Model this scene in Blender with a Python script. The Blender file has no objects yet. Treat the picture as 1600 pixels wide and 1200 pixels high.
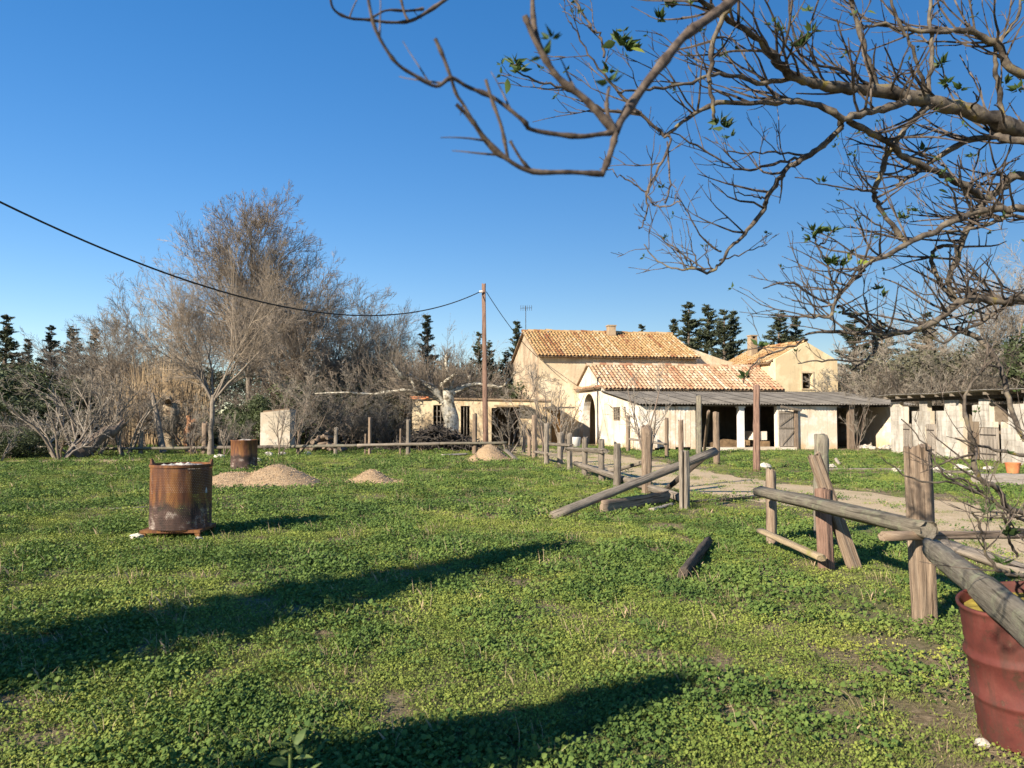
import bpy, math, random
import numpy as np
from mathutils import Vector, Matrix

SC = bpy.context.scene
COL = SC.collection
R_ = math.radians

# ---------------------------------------------------------------- camera
F = 1202.0                      # focal length in photograph pixels (1600 wide)
CAMZ = 1.6
TILT = math.atan(50.0 / F)
cam_d = bpy.data.cameras.new('camera')
cam = bpy.data.objects.new('camera', cam_d)
COL.objects.link(cam)
cam.location = (0, 0, CAMZ)
cam.rotation_euler = (math.pi / 2 + TILT, 0, 0)
cam_d.sensor_width = 36.0
cam_d.lens = F / 1600 * 36
cam_d.clip_start = 0.05
cam_d.clip_end = 5000
cam_d.dof.use_dof = True
cam_d.dof.focus_distance = 11.0
cam_d.dof.aperture_fstop = 5.0
SC.camera = cam

# ---------------------------------------------------------------- light
SUN_AZ = 44.0                   # direction the light travels, degrees from +X towards +Y
SUN_EL = 26.0
w = bpy.data.worlds.new('World'); SC.world = w; w.use_nodes = True
nt = w.node_tree
sky = nt.nodes.new('ShaderNodeTexSky'); sky.sky_type = 'NISHITA'; sky.sun_disc = False
sky.sun_elevation = R_(SUN_EL)
sky.sun_rotation = -math.atan2(-math.cos(R_(SUN_AZ)), -math.sin(R_(SUN_AZ)))
sky.air_density = 1.1; sky.dust_density = 0.0; sky.ozone_density = 3.0; sky.altitude = 1000
bg = nt.nodes['Background']; bg.inputs[1].default_value = 0.138
hs = nt.nodes.new('ShaderNodeHueSaturation'); hs.inputs['Saturation'].default_value = 1.72; hs.inputs['Hue'].default_value = 0.512
gm = nt.nodes.new('ShaderNodeGamma'); gm.inputs[1].default_value = 0.62
nt.links.new(sky.outputs[0], gm.inputs[0]); nt.links.new(gm.outputs[0], hs.inputs['Color']); nt.links.new(hs.outputs[0], bg.inputs[0])
sd = bpy.data.lights.new('sun', 'SUN'); so = bpy.data.objects.new('sun', sd); COL.objects.link(so)
sd.energy = 5.0; sd.angle = R_(0.53); sd.color = (1.0, 0.90, 0.76)
TRAVEL = Vector((math.cos(R_(SUN_AZ)) * math.cos(R_(SUN_EL)), math.sin(R_(SUN_AZ)) * math.cos(R_(SUN_EL)), -math.sin(R_(SUN_EL))))
so.rotation_euler = TRAVEL.to_track_quat('-Z', 'Y').to_euler()
so.location = (-20, -15, 20)
SC.view_settings.view_transform = 'Standard'
SC.view_settings.look = 'None'
SC.view_settings.exposure = 1.03
SC.view_settings.gamma = 1.0
SC.view_settings.use_curve_mapping = False

# ---------------------------------------------------------------- geometry helpers
ct, st = math.cos(TILT), math.sin(TILT)
def P(px, py, d):
    """point on the sight line of a photograph pixel at world distance y = d"""
    u = (px - 800) / F; v = (600 - py) / F
    yy = ct - v * st; zz = st + v * ct
    k = d / yy
    return Vector((u * k, d, CAMZ + zz * k))
def G(px, py, z=0.0):
    u = (px - 800) / F; v = (600 - py) / F
    yy = ct - v * st; zz = st + v * ct
    k = (z - CAMZ) / zz
    return Vector((u * k, yy * k, z))

def rng(seed): return np.random.default_rng(seed)

def fast_mesh(name, V, Q=None, T=None, polys=None, smooth=False):
    me = bpy.data.meshes.new(name)
    V = np.asarray(V, dtype=np.float32).reshape(-1, 3)
    loops = []; starts = []; totals = []
    n = 0
    if Q is not None and len(Q):
        Q = np.asarray(Q, dtype=np.int32).reshape(-1, 4); loops.append(Q.ravel())
        starts.append(n + np.arange(len(Q)) * 4); totals.append(np.full(len(Q), 4)); n += Q.size
    if T is not None and len(T):
        T = np.asarray(T, dtype=np.int32).reshape(-1, 3); loops.append(T.ravel())
        starts.append(n + np.arange(len(T)) * 3); totals.append(np.full(len(T), 3)); n += T.size
    if polys is not None:
        for p in polys:
            loops.append(np.asarray(p, dtype=np.int32)); starts.append(np.array([n])); totals.append(np.array([len(p)])); n += len(p)
    me.vertices.add(len(V)); me.vertices.foreach_set('co', V.ravel())
    if n:
        L = np.concatenate(loops).astype(np.int32)
        S = np.concatenate(starts).astype(np.int32)
        me.loops.add(n); me.loops.foreach_set('vertex_index', L)
        me.polygons.add(len(S)); me.polygons.foreach_set('loop_start', S)
        me.polygons.foreach_set('loop_total', np.concatenate(totals).astype(np.int32))
        me.polygons.foreach_set('use_smooth', np.full(len(S), smooth, dtype=bool))
    me.update(calc_edges=True)
    return me

def norm(a): return a / np.maximum(np.linalg.norm(a, axis=-1, keepdims=True), 1e-9)

def tube_arrays(Pn, Rn, sides=3):
    """Pn (N,n,3), Rn (N,n) -> verts, quads"""
    Pn = np.asarray(Pn, float); Rn = np.asarray(Rn, float)
    N, n, _ = Pn.shape
    T = norm(np.gradient(Pn, axis=1))
    mt = norm(T.mean(axis=1))
    ref = np.where((np.abs(mt[:, 2:3]) < 0.8), np.array([[0, 0, 1.0]]), np.array([[1.0, 0.2, 0]]))
    U = norm(np.cross(T, ref[:, None, :])); W = np.cross(T, U)
    a = np.arange(sides) * 2 * np.pi / sides
    V = Pn[:, :, None, :] + Rn[:, :, None, None] * (np.cos(a)[None, None, :, None] * U[:, :, None, :] + np.sin(a)[None, None, :, None] * W[:, :, None, :])
    idx = np.arange(N * n * sides).reshape(N, n, sides)
    A = idx[:, :-1, :]; B = idx[:, 1:, :]
    A2 = np.roll(A, -1, axis=2); B2 = np.roll(B, -1, axis=2)
    Q = np.stack([A, A2, B2, B], axis=-1).reshape(-1, 4)
    return V.reshape(-1, 3), Q

def merge(parts):
    Vs, Qs, o = [], [], 0
    for V, Q in parts:
        Vs.append(V); Qs.append(Q + o); o += len(V)
    return np.concatenate(Vs), np.concatenate(Qs)

def resample(pts, rad, n):
    pts = np.array([list(p) for p in pts], float); rad = np.array(rad, float)
    # Catmull-Rom smoothing
    m = len(pts)
    t = np.linspace(0, m - 1, n); i = np.minimum(t.astype(int), m - 2); f = (t - i)[:, None]
    p0 = pts[np.maximum(i - 1, 0)]; p1 = pts[i]; p2 = pts[i + 1]; p3 = pts[np.minimum(i + 2, m - 1)]
    q = 0.5 * (2 * p1 + (p2 - p0) * f + (2 * p0 - 5 * p1 + 4 * p2 - p3) * f ** 2 + (3 * p1 - p0 - 3 * p2 + p3) * f ** 3)
    r = np.interp(t, np.arange(m), rad)
    return q, r

def grow(Pp, Rp, cnt, t0, t1, ang, lf, n, rr, up, wig, g, rmin=0.003, lmin=0.0, lmax=99, flip=False):
    N, m, _ = Pp.shape
    cnt = np.broadcast_to(np.asarray(cnt), (N,))
    idx = np.repeat(np.arange(N), cnt)
    K = len(idx)
    t = g.uniform(t0, t1, K)
    f = t * (m - 1); i = np.minimum(f.astype(int), m - 2); fr = (f - i)[:, None]
    a = Pp[idx, i]; b = Pp[idx, i + 1]
    pos = a * (1 - fr) + b * fr
    tan = norm(b - a)
    rad = Rp[idx, i] * (1 - fr[:, 0]) + Rp[idx, i + 1] * fr[:, 0]
    plen = np.linalg.norm(np.diff(Pp, axis=1), axis=2).sum(1)[idx]
    rv = g.normal(size=(K, 3)); perp = norm(rv - (rv * tan).sum(1, keepdims=True) * tan)
    an = ang * (1 + 0.25 * g.normal(size=K))
    d = np.cos(an)[:, None] * tan + np.sin(an)[:, None] * perp
    d[:, 2] += up
    if flip: d[:, 2] = np.where(d[:, 2] < -0.25, -0.4 * d[:, 2], d[:, 2])
    d = norm(d)
    L = np.clip(plen * lf * (1.15 - 0.7 * t) * g.uniform(0.55, 1.25, K), lmin, lmax)
    step = (L / (n - 1))[:, None]
    out = np.zeros((K, n, 3)); out[:, 0] = pos
    for k in range(1, n):
        d = d + wig * g.normal(size=(K, 3)); d[:, 2] += up * 0.35; d = norm(d)
        out[:, k] = out[:, k - 1] + d * step
    r0 = np.maximum(rad * rr, rmin)
    R = r0[:, None] * (1 - np.linspace(0, 1, n)[None] * 0.75); R = np.maximum(R, rmin * 0.6)
    return out, R

# ---------------------------------------------------------------- object helpers
def link(o):
    COL.objects.link(o); return o
def tag(o, label=None, cat=None, group=None, kind=None):
    if label: o['label'] = label
    if cat: o['category'] = cat
    if group: o['group'] = group
    if kind: o['kind'] = kind
    return o
def thing(name, label, cat, loc=(0, 0, 0), group=None):
    o = bpy.data.objects.new(name, None); link(o); o.location = loc; o.empty_display_size = 0.2
    return tag(o, label, cat, group)
def mobj(name, me, mat, parent=None, M=None):
    """mesh object; M is its WORLD matrix (identity: verts in world space)"""
    o = bpy.data.objects.new(name, me); link(o)
    if mat is not None and not me.materials: me.materials.append(mat)
    M = M if M is not None else Matrix.Identity(4)
    if parent is not None:
        o.parent = parent
        # parents are Empties / meshes whose world matrix we know
        o.matrix_parent_inverse = Matrix.Identity(4)
        o.matrix_local = wm(parent).inverted() @ M
    else:
        o.matrix_local = M
    return o
def wm(o):
    m = Matrix.LocRotScale(o.location, o.rotation_euler, o.scale)
    return (wm(o.parent) @ m) if o.parent else m
def centred(V):
    V = np.asarray(V, float)
    c = Vector((float((V[:, 0].min() + V[:, 0].max()) / 2), float((V[:, 1].min() + V[:, 1].max()) / 2), float(V[:, 2].min())))
    return V - np.array(c), Matrix.Translation(c)
def wobj(name, V, Q, mat, parent=None, smooth=False, T=None, polys=None):
    """verts given in world space; the object's origin goes to its own base"""
    V2, M = centred(V)
    return mobj(name, fast_mesh(name, V2, Q, T, polys, smooth), mat, parent, M)

BOXQ = np.array([[0, 3, 2, 1], [4, 5, 6, 7], [0, 1, 5, 4], [1, 2, 6, 5], [2, 3, 7, 6], [3, 0, 4, 7]])
def hexa(c):   # 8 corners: bottom ccw 0-3, top 4-7
    return np.array([list(p) for p in c], float), BOXQ.copy()

class Frame:
    """a wall line: O left end seen from outside, a along, n inward"""
    def __init__(s, ox, oy, theta):
        s.O = np.array([ox, oy]); s.a = np.array([math.cos(theta), math.sin(theta)]); s.n = np.array([-math.sin(theta), math.cos(theta)])
    def p(s, u, w_, z):
        q = s.O + s.a * u + s.n * w_; return (q[0], q[1], z)
    def u(s, px, w_=0.0):
        r = (px - 800) / F; o = s.O + s.n * w_
        return (r * o[1] - o[0]) / (s.a[0] - r * s.a[1])
    def z(s, px, py, w_=0.0):
        q = s.p(s.u(px, w_), w_, 0); return P(px, py, q[1]).z
def piece(fr, u0, u1, w0, w1, zb0, zb1, zt0, zt1):
    return hexa([fr.p(u0, w0, zb0), fr.p(u1, w0, zb1), fr.p(u1, w1, zb1), fr.p(u0, w1, zb0),
                 fr.p(u0, w0, zt0), fr.p(u1, w0, zt1), fr.p(u1, w1, zt1), fr.p(u0, w1, zt0)])
def box(fr, u0, u1, w0, w1, z0, z1): return piece(fr, u0, u1, w0, w1, z0, z0, z1, z1)
def wall_pieces(fr, u0, u1, top, openings, w0=0.0, w1=0.3, extra_u=()):
    """top: function u->z; openings (ua,ub,za,zb)"""
    us = sorted(set([u0, u1] + [o[0] for o in openings] + [o[1] for o in openings] + list(extra_u)))
    us = [u for u in us if u0 <= u <= u1]
    out = []
    for a, b in zip(us[:-1], us[1:]):
        if b - a < 1e-4: continue
        mid = (a + b) / 2
        ops = sorted([(o[2], o[3]) for o in openings if o[0] <= mid <= o[1]])
        z = 0.0
        for (za, zb) in ops:
            if za > z + 1e-4: out.append(piece(fr, a, b, w0, w1, z, z, za, za))
            z = zb
        if min(top(a), top(b)) > z: out.append(piece(fr, a, b, w0, w1, z, z, top(a), top(b)))
    return out

# value noise
def vnoise(x, y, seed=0):
    def h(i, j):
        n = (i * 374761393 + j * 668265263 + seed * 1442695041) & 0xffffffff
        n = ((n ^ (n >> 13)) * 1274126177) & 0xffffffff
        return ((n ^ (n >> 16)) & 0xffff) / 65535.0
    xi = np.floor(x).astype(np.int64); yi = np.floor(y).astype(np.int64)
    fx = x - xi; fy = y - yi; fx = fx * fx * (3 - 2 * fx); fy = fy * fy * (3 - 2 * fy)
    return (h(xi, yi) * (1 - fx) + h(xi + 1, yi) * fx) * (1 - fy) + (h(xi, yi + 1) * (1 - fx) + h(xi + 1, yi + 1) * fx) * fy
def fbm(x, y, seed=0):
    return 0.5 * vnoise(x, y, seed) + 0.3 * vnoise(x * 2.1, y * 2.1, seed + 1) + 0.2 * vnoise(x * 4.3, y * 4.3, seed + 2)

# ---------------------------------------------------------------- materials
def nodes_of(name):
    m = bpy.data.materials.new(name); m.use_nodes = True
    t = m.node_tree
    return m, t, t.nodes['Principled BSDF']
def nd(t, typ, **kw):
    n = t.nodes.new(typ)
    for k, v in kw.items(): setattr(n, k, v)
    return n
def ramp(t, fac, stops):
    r = nd(t, 'ShaderNodeValToRGB')
    el = r.color_ramp.elements
    while len(el) < len(stops): el.new(0.5)
    for e, (p, c) in zip(el, stops): e.position = p; e.color = (*c, 1)
    t.links.new(fac, r.inputs[0]); return r.outputs[0]
def coords(t, kind='Object', scale=(1, 1, 1)):
    if kind == 'World':
        src = nd(t, 'ShaderNodeNewGeometry').outputs['Position']
    else:
        src = nd(t, 'ShaderNodeTexCoord').outputs[kind]
    mp = nd(t, 'ShaderNodeMapping'); mp.inputs['Scale'].default_value = scale
    t.links.new(src, mp.inputs[0]); return mp.outputs[0]
def noise(t, vec, scale, detail=5, rough=0.6):
    n = nd(t, 'ShaderNodeTexNoise'); n.inputs['Scale'].default_value = scale; n.inputs['Detail'].default_value = detail
    n.inputs['Roughness'].default_value = rough
    t.links.new(vec, n.inputs['Vector']); return n.outputs['Fac']
def mixc(t, fac, a, b, mode='MIX'):
    m = nd(t, 'ShaderNodeMix', data_type='RGBA', blend_type=mode)
    if hasattr(fac, 'is_linked') or not isinstance(fac, (int, float)): t.links.new(fac, m.inputs[0])
    else: m.inputs[0].default_value = fac
    for k, v in ((6, a), (7, b)):
        if isinstance(v, tuple): m.inputs[k].default_value = (*v, 1)
        else: t.links.new(v, m.inputs[k])
    return m.outputs[2]
def bump(t, b, h, strength=0.3, dist=0.02):
    n = nd(t, 'ShaderNodeBump'); n.inputs['Strength'].default_value = strength; n.inputs['Distance'].default_value = dist
    t.links.new(h, n.inputs['Height']); t.links.new(n.outputs[0], b.inputs['Normal'])
def valvar(t, col, amt=0.35, hue=0.0):
    oi = nd(t, 'ShaderNodeObjectInfo')
    mr = nd(t, 'ShaderNodeMapRange'); mr.inputs[3].default_value = 1 - amt; mr.inputs[4].default_value = 1 + amt
    t.links.new(oi.outputs['Random'], mr.inputs[0])
    h = nd(t, 'ShaderNodeHueSaturation'); t.links.new(col, h.inputs['Color']); t.links.new(mr.outputs[0], h.inputs['Value'])
    if hue:
        m2 = nd(t, 'ShaderNodeMapRange'); m2.inputs[3].default_value = 0.5 + hue; m2.inputs[4].default_value = 0.5 - hue
        t.links.new(oi.outputs['Random'], m2.inputs[0]); t.links.new(m2.outputs[0], h.inputs['Hue'])
    return h.outputs[0]
def simple(name, stops, scale=6, stretch=(1, 1, 1), coord='Object', rough=0.85, bmp=0.3, bdist=0.02, var=0.0, spec=0.25, detail=5, bscale=None):
    m, t, b = nodes_of(name)
    v = coords(t, coord, stretch)
    f = noise(t, v, scale, detail)
    c = ramp(t, f, stops)
    if var: c = valvar(t, c, var)
    t.links.new(c, b.inputs['Base Color'])
    b.inputs['Roughness'].default_value = rough; b.inputs['Specular IOR Level'].default_value = spec
    if bmp: bump(t, b, noise(t, v, bscale or scale * 3, 6), bmp, bdist)
    return m
def leafmat(name, stops, scale=0.6, trans=0.25, var=0.25, rough=0.55):
    m, t, b = nodes_of(name)
    v = coords(t, 'World')
    f = noise(t, v, scale, 3)
    c = ramp(t, f, stops)
    if var: c = valvar(t, c, var)
    t.links.new(c, b.inputs['Base Color']); b.inputs['Roughness'].default_value = rough
    b.inputs['Specular IOR Level'].default_value = 0.3
    if trans:
        tr = nd(t, 'ShaderNodeBsdfTranslucent'); t.links.new(c, tr.inputs[0])
        mx = nd(t, 'ShaderNodeMixShader'); mx.inputs[0].default_value = trans
        t.links.new(b.outputs[0], mx.inputs[1]); t.links.new(tr.outputs[0], mx.inputs[2])
        t.links.new(mx.outputs[0], t.nodes['Material Output'].inputs[0])
    return m
def plaster(name, base, stain, dark, streak=0.5, patch=0.5, low=None):
    m, t, b = nodes_of(name)
    v = coords(t, 'World'); vs = coords(t, 'World', (1.6, 1.6, 0.16))
    big = noise(t, v, 0.9, 6, 0.7); fine = noise(t, v, 7, 6, 0.7); st_ = noise(t, vs, 2.4, 5, 0.65)
    c = ramp(t, big, [(0.26, dark), (0.36, stain), (0.46, stain), (0.56, base)])
    c = mixc(t, ramp(t, st_, [(0.55, (0, 0, 0)), (0.8, (streak,) * 3)]), c, dark)
    c = mixc(t, ramp(t, fine, [(0.58, (0, 0, 0)), (0.72, (patch,) * 3)]), c, stain)
    if low:
        sx = nd(t, 'ShaderNodeSeparateXYZ'); t.links.new(v, sx.inputs[0])
        ma = nd(t, 'ShaderNodeMath', operation='MULTIPLY_ADD'); ma.inputs[1].default_value = 1.1; t.links.new(big, ma.inputs[0]); t.links.new(sx.outputs[2], ma.inputs[2])
        c = mixc(t, ramp(t, ma.outputs[0], [(0.55, (0.85,) * 3), (1.0, (0, 0, 0))]), c, low)
    t.links.new(c, b.inputs['Base Color']); b.inputs['Roughness'].default_value = 0.92; b.inputs['Specular IOR Level'].default_value = 0.15
    bump(t, b, fine, 0.5, 0.03)
    return m
def woodmat(name, stops, lichen=None, crack=0.75, var=0.2, lsc=3.0):
    """weathered timber, grain along local Z"""
    m, t, b = nodes_of(name)
    v = coords(t, 'Object', (1, 1, 0.06)); v0 = coords(t, 'Object')
    f = noise(t, v, 55, 6, 0.75)
    c = ramp(t, f, stops)
    f2 = noise(t, v0, 2.2, 4); c = mixc(t, ramp(t, f2, [(0.35, (0.0,) * 3), (0.7, (0.45,) * 3)]), c, stops[0][1])
    if lichen:
        f3 = noise(t, v0, lsc, 5, 0.7); c = mixc(t, ramp(t, f3, [(0.52, (0,) * 3), (0.64, (0.75,) * 3)]), c, lichen)
    fc = noise(t, coords(t, 'Object', (1, 1, 0.03)), 30, 4)
    cr = ramp(t, fc, [(0.38, (0.10,) * 3), (0.43, (1,) * 3)])
    c = mixc(t, crack, c, mixc(t, 1.0, c, cr, 'MULTIPLY'))
    if var: c = valvar(t, c, var)
    t.links.new(c, b.inputs['Base Color']); b.inputs['Roughness'].default_value = 0.88; b.inputs['Specular IOR Level'].default_value = 0.15
    bump(t, b, f, 0.6, 0.02)
    return m
def tilemat(name, stops, lichen, amount):
    m, t, b = nodes_of(name)
    at = nd(t, 'ShaderNodeAttribute', attribute_name='tint')
    c = ramp(t, at.outputs['Fac'], stops)
    v = coords(t, 'World'); f = noise(t, v, 2.6, 6, 0.75)
    c = mixc(t, ramp(t, f, [(0.45, (0,) * 3), (0.62, (amount,) * 3)]), c, lichen)
    f2 = noise(t, v, 9, 4); c = mixc(t, ramp(t, f2, [(0.6, (0,) * 3), (0.75, (0.5,) * 3)]), c, (0.10, 0.075, 0.05))
    t.links.new(c, b.inputs['Base Color']); b.inputs['Roughness'].default_value = 0.9; b.inputs['Specular IOR Level'].default_value = 0.15
    return m

MAT = {}
MAT['bark_brown'] = simple('bark_brown', [(0.3, (0.10, 0.072, 0.052)), (0.7, (0.24, 0.185, 0.14))], 9, (1, 1, 0.4), var=0.15, bmp=0.5)
MAT['twig_brown'] = simple('twig_brown', [(0.3, (0.17, 0.135, 0.098)), (0.7, (0.31, 0.25, 0.185))], 1.5, var=0.18, bmp=0)
MAT['twig_grey'] = simple('twig_grey', [(0.3, (0.165, 0.138, 0.105)), (0.7, (0.32, 0.275, 0.215))], 1.5, var=0.18, bmp=0)
MAT['twig_dark'] = simple('twig_dark', [(0.3, (0.07, 0.058, 0.042)), (0.7, (0.16, 0.13, 0.095))], 1.5, var=0.2, bmp=0)
MAT['bark_pale'] = simple('bark_pale', [(0.3, (0.115, 0.092, 0.068)), (0.7, (0.26, 0.215, 0.165))], 6, var=0.12, bmp=0.4)
MAT['bark_plane'] = simple('bark_plane', [(0.36, (0.10, 0.082, 0.055)), (0.45, (0.30, 0.26, 0.19)), (0.57, (0.58, 0.53, 0.43)), (0.72, (0.19, 0.17, 0.11))], 5.0, var=0, bmp=0.4, detail=8)
MAT['bark_elder'] = simple('bark_elder', [(0.33, (0.025, 0.020, 0.016)), (0.46, (0.085, 0.068, 0.052)), (0.58, (0.17, 0.14, 0.103)), (0.68, (0.21, 0.16, 0.04))], 13, bmp=0.6, bdist=0.006, detail=8)
MAT['twig_elder'] = simple('twig_elder', [(0.38, (0.035, 0.027, 0.022)), (0.62, (0.155, 0.122, 0.095))], 18, bmp=0.2, bdist=0.003)
MAT['bark_near'] = simple('bark_near', [(0.35, (0.035, 0.025, 0.019)), (0.65, (0.14, 0.105, 0.078))], 40, bmp=0.5, bdist=0.003)
MAT['leaf_elder'] = leafmat('leaf_elder', [(0.35, (0.035, 0.06, 0.018)), (0.7, (0.09, 0.14, 0.035))], 8, 0.3, 0)
MAT['leaf_yellow'] = leafmat('leaf_yellow', [(0.4, (0.22, 0.30, 0.05)), (0.6, (0.40, 0.42, 0.06))], 20, 0.5, 0.2)
MAT['conifer'] = leafmat('conifer', [(0.3, (0.032, 0.040, 0.022)), (0.7, (0.085, 0.098, 0.050))], 0.9, 0.1, 0.25, 0.7)
MAT['evergreen'] = leafmat('evergreen', [(0.3, (0.035, 0.045, 0.02)), (0.7, (0.10, 0.125, 0.045))], 0.7, 0.12, 0.3, 0.6)
MAT['olive_leaf'] = leafmat('olive_leaf', [(0.3, (0.075, 0.072, 0.042)), (0.7, (0.16, 0.15, 0.09))], 0.7, 0.12, 0.25, 0.7)
MAT['cane'] = simple('cane', [(0.3, (0.28, 0.19, 0.10)), (0.7, (0.46, 0.34, 0.20))], 1.2, bmp=0, var=0.1)
MAT['wood_grey'] = woodmat('wood_grey', [(0.3, (0.11, 0.09, 0.068)), (0.5, (0.225, 0.188, 0.145)), (0.70, (0.36, 0.305, 0.24))])
MAT['wood_brown'] = woodmat('wood_brown', [(0.3, (0.13, 0.088, 0.06)), (0.5, (0.245, 0.18, 0.125)), (0.70, (0.39, 0.305, 0.22))])
MAT['wood_red'] = woodmat('wood_red', [(0.3, (0.13, 0.075, 0.055)), (0.5, (0.235, 0.145, 0.105)), (0.72, (0.33, 0.22, 0.16))])
MAT['wood_lichen'] = woodmat('wood_lichen', [(0.3, (0.095, 0.08, 0.06)), (0.5, (0.20, 0.172, 0.128)), (0.70, (0.31, 0.27, 0.205))], (0.25, 0.25, 0.16), 0.65, 0.2, 5.0)
MAT['wood_moss'] = woodmat('wood_moss', [(0.3, (0.17, 0.13, 0.08)), (0.5, (0.30, 0.23, 0.14)), (0.72, (0.38, 0.30, 0.20))], (0.20, 0.19, 0.05), 0.3)
MAT['wood_dark'] = woodmat('wood_dark', [(0.3, (0.045, 0.036, 0.03)), (0.5, (0.10, 0.08, 0.062)), (0.72, (0.17, 0.14, 0.11))])
MAT['wood_door'] = woodmat('wood_door', [(0.3, (0.20, 0.165, 0.13)), (0.5, (0.34, 0.29, 0.235)), (0.72, (0.46, 0.40, 0.33))])
MAT['wood_rust'] = woodmat('wood_rust', [(0.3, (0.14, 0.07, 0.025)), (0.5, (0.30, 0.16, 0.055)), (0.72, (0.40, 0.24, 0.10))])
MAT['plaster_cream'] = plaster('plaster_cream', (0.70, 0.58, 0.40), (0.56, 0.44, 0.285), (0.28, 0.215, 0.145), 0.8, 0.55)
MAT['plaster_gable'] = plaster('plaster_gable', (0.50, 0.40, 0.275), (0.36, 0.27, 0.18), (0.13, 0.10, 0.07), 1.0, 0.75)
MAT['plaster_white'] = plaster('plaster_white', (0.74, 0.68, 0.58), (0.64, 0.53, 0.39), (0.33, 0.25, 0.17), 0.75, 0.6, (0.52, 0.37, 0.20))
MAT['white_plank'] = plaster('white_plank', (0.74, 0.68, 0.58), (0.62, 0.50, 0.36), (0.36, 0.22, 0.13), 0.95, 0.3, (0.52, 0.38, 0.24))
MAT['plaster_ochre'] = plaster('plaster_ochre', (0.74, 0.60, 0.36), (0.64, 0.49, 0.28), (0.38, 0.28, 0.17), 0.55, 0.45)
MAT['plaster_annex'] = plaster('plaster_annex', (0.62, 0.50, 0.32), (0.50, 0.37, 0.22), (0.30, 0.22, 0.14), 0.6, 0.4)
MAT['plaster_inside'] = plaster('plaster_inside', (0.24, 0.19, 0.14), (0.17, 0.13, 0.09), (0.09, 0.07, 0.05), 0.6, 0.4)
MAT['concrete'] = plaster('concrete', (0.64, 0.57, 0.46), (0.50, 0.42, 0.31), (0.30, 0.25, 0.18), 0.5, 0.4)
def blockmat():
    m, t, b = nodes_of('block_white')
    v = coords(t, 'World'); vs = coords(t, 'World', (1, 1.2, 0.2))
    c = ramp(t, noise(t, v, 1.6, 6, 0.7), [(0.33, (0.36, 0.32, 0.26)), (0.6, (0.56, 0.52, 0.45))])
    c = mixc(t, ramp(t, noise(t, vs, 4, 5), [(0.45, (0,) * 3), (0.72, (0.85,) * 3)]), c, (0.21, 0.18, 0.145))
    c = valvar(t, c, 0.07)
    t.links.new(c, b.inputs['Base Color']); b.inputs['Roughness'].default_value = 0.92; b.inputs['Specular IOR Level'].default_value = 0.1
    bump(t, b, noise(t, v, 30, 4), 0.4, 0.01)
    return m
MAT['block_white'] = blockmat()
MAT['tile_gold'] = tilemat('tile_gold', [(0.0, (0.25, 0.10, 0.05)), (0.3, (0.38, 0.215, 0.10)), (0.65, (0.46, 0.30, 0.145)), (1.0, (0.54, 0.42, 0.27))], (0.40, 0.265, 0.085), 0.5)
MAT['tile_pink'] = tilemat('tile_pink', [(0.0, (0.32, 0.14, 0.08)), (0.35, (0.44, 0.255, 0.155)), (0.7, (0.52, 0.36, 0.23)), (1.0, (0.60, 0.48, 0.35))], (0.46, 0.34, 0.17), 0.45)
MAT['mortar'] = simple('mortar', [(0.3, (0.16, 0.11, 0.07)), (0.7, (0.30, 0.21, 0.13))], 4)
MAT['fibro'] = simple('fibro', [(0.3, (0.085, 0.074, 0.062)), (0.55, (0.16, 0.143, 0.12)), (0.75, (0.24, 0.21, 0.17))], 1.3, coord='World', bmp=0.3, detail=8, var=0.12)
MAT['tin'] = simple('tin', [(0.3, (0.20, 0.175, 0.15)), (0.7, (0.50, 0.47, 0.42))], 2.0, bmp=0.1, rough=0.6)
MAT['dark_iron'] = simple('dark_iron', [(0.3, (0.03, 0.026, 0.022)), (0.7, (0.07, 0.055, 0.045))], 20, bmp=0.2)
MAT['cable'] = simple('cable', [(0.3, (0.03, 0.027, 0.025)), (0.7, (0.05, 0.045, 0.04))], 20, bmp=0)
MAT['straw'] = simple('straw', [(0.3, (0.30, 0.20, 0.10)), (0.7, (0.48, 0.36, 0.21))], 9, bmp=0.5)
MAT['soil'] = simple('soil', [(0.3, (0.10, 0.065, 0.035)), (0.7, (0.26, 0.17, 0.09))], 5, bmp=0.6)
MAT['stone'] = simple('stone', [(0.3, (0.36, 0.31, 0.24)), (0.7, (0.62, 0.57, 0.48))], 7, bmp=0.6, var=0.2)
MAT['ash'] = simple('ash', [(0.3, (0.22, 0.19, 0.16)), (0.7, (0.55, 0.50, 0.44))], 14, bmp=0.6)
MAT['orange_clay'] = simple('orange_clay', [(0.3, (0.55, 0.16, 0.06)), (0.7, (0.68, 0.26, 0.11))], 8, bmp=0.2)
MAT['white_paint'] = simple('white_paint', [(0.3, (0.62, 0.58, 0.51)), (0.7, (0.76, 0.73, 0.67))], 6, bmp=0.2)
MAT['stump'] = simple('stump', [(0.34, (0.15, 0.10, 0.06)), (0.5, (0.33, 0.25, 0.16)), (0.66, (0.46, 0.38, 0.27))], 7, (1, 1, 0.4), bmp=0.8, bdist=0.05)
MAT['stump_red'] = simple('stump_red', [(0.34, (0.15, 0.09, 0.055)), (0.5, (0.38, 0.18, 0.085)), (0.66, (0.42, 0.28, 0.17))], 6, (1, 1, 0.4), bmp=0.8, bdist=0.05)
MAT['chimney_brick'] = plaster('chimney_brick', (0.40, 0.30, 0.19), (0.31, 0.22, 0.135), (0.14, 0.105, 0.07), 0.7, 0.7)

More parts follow.
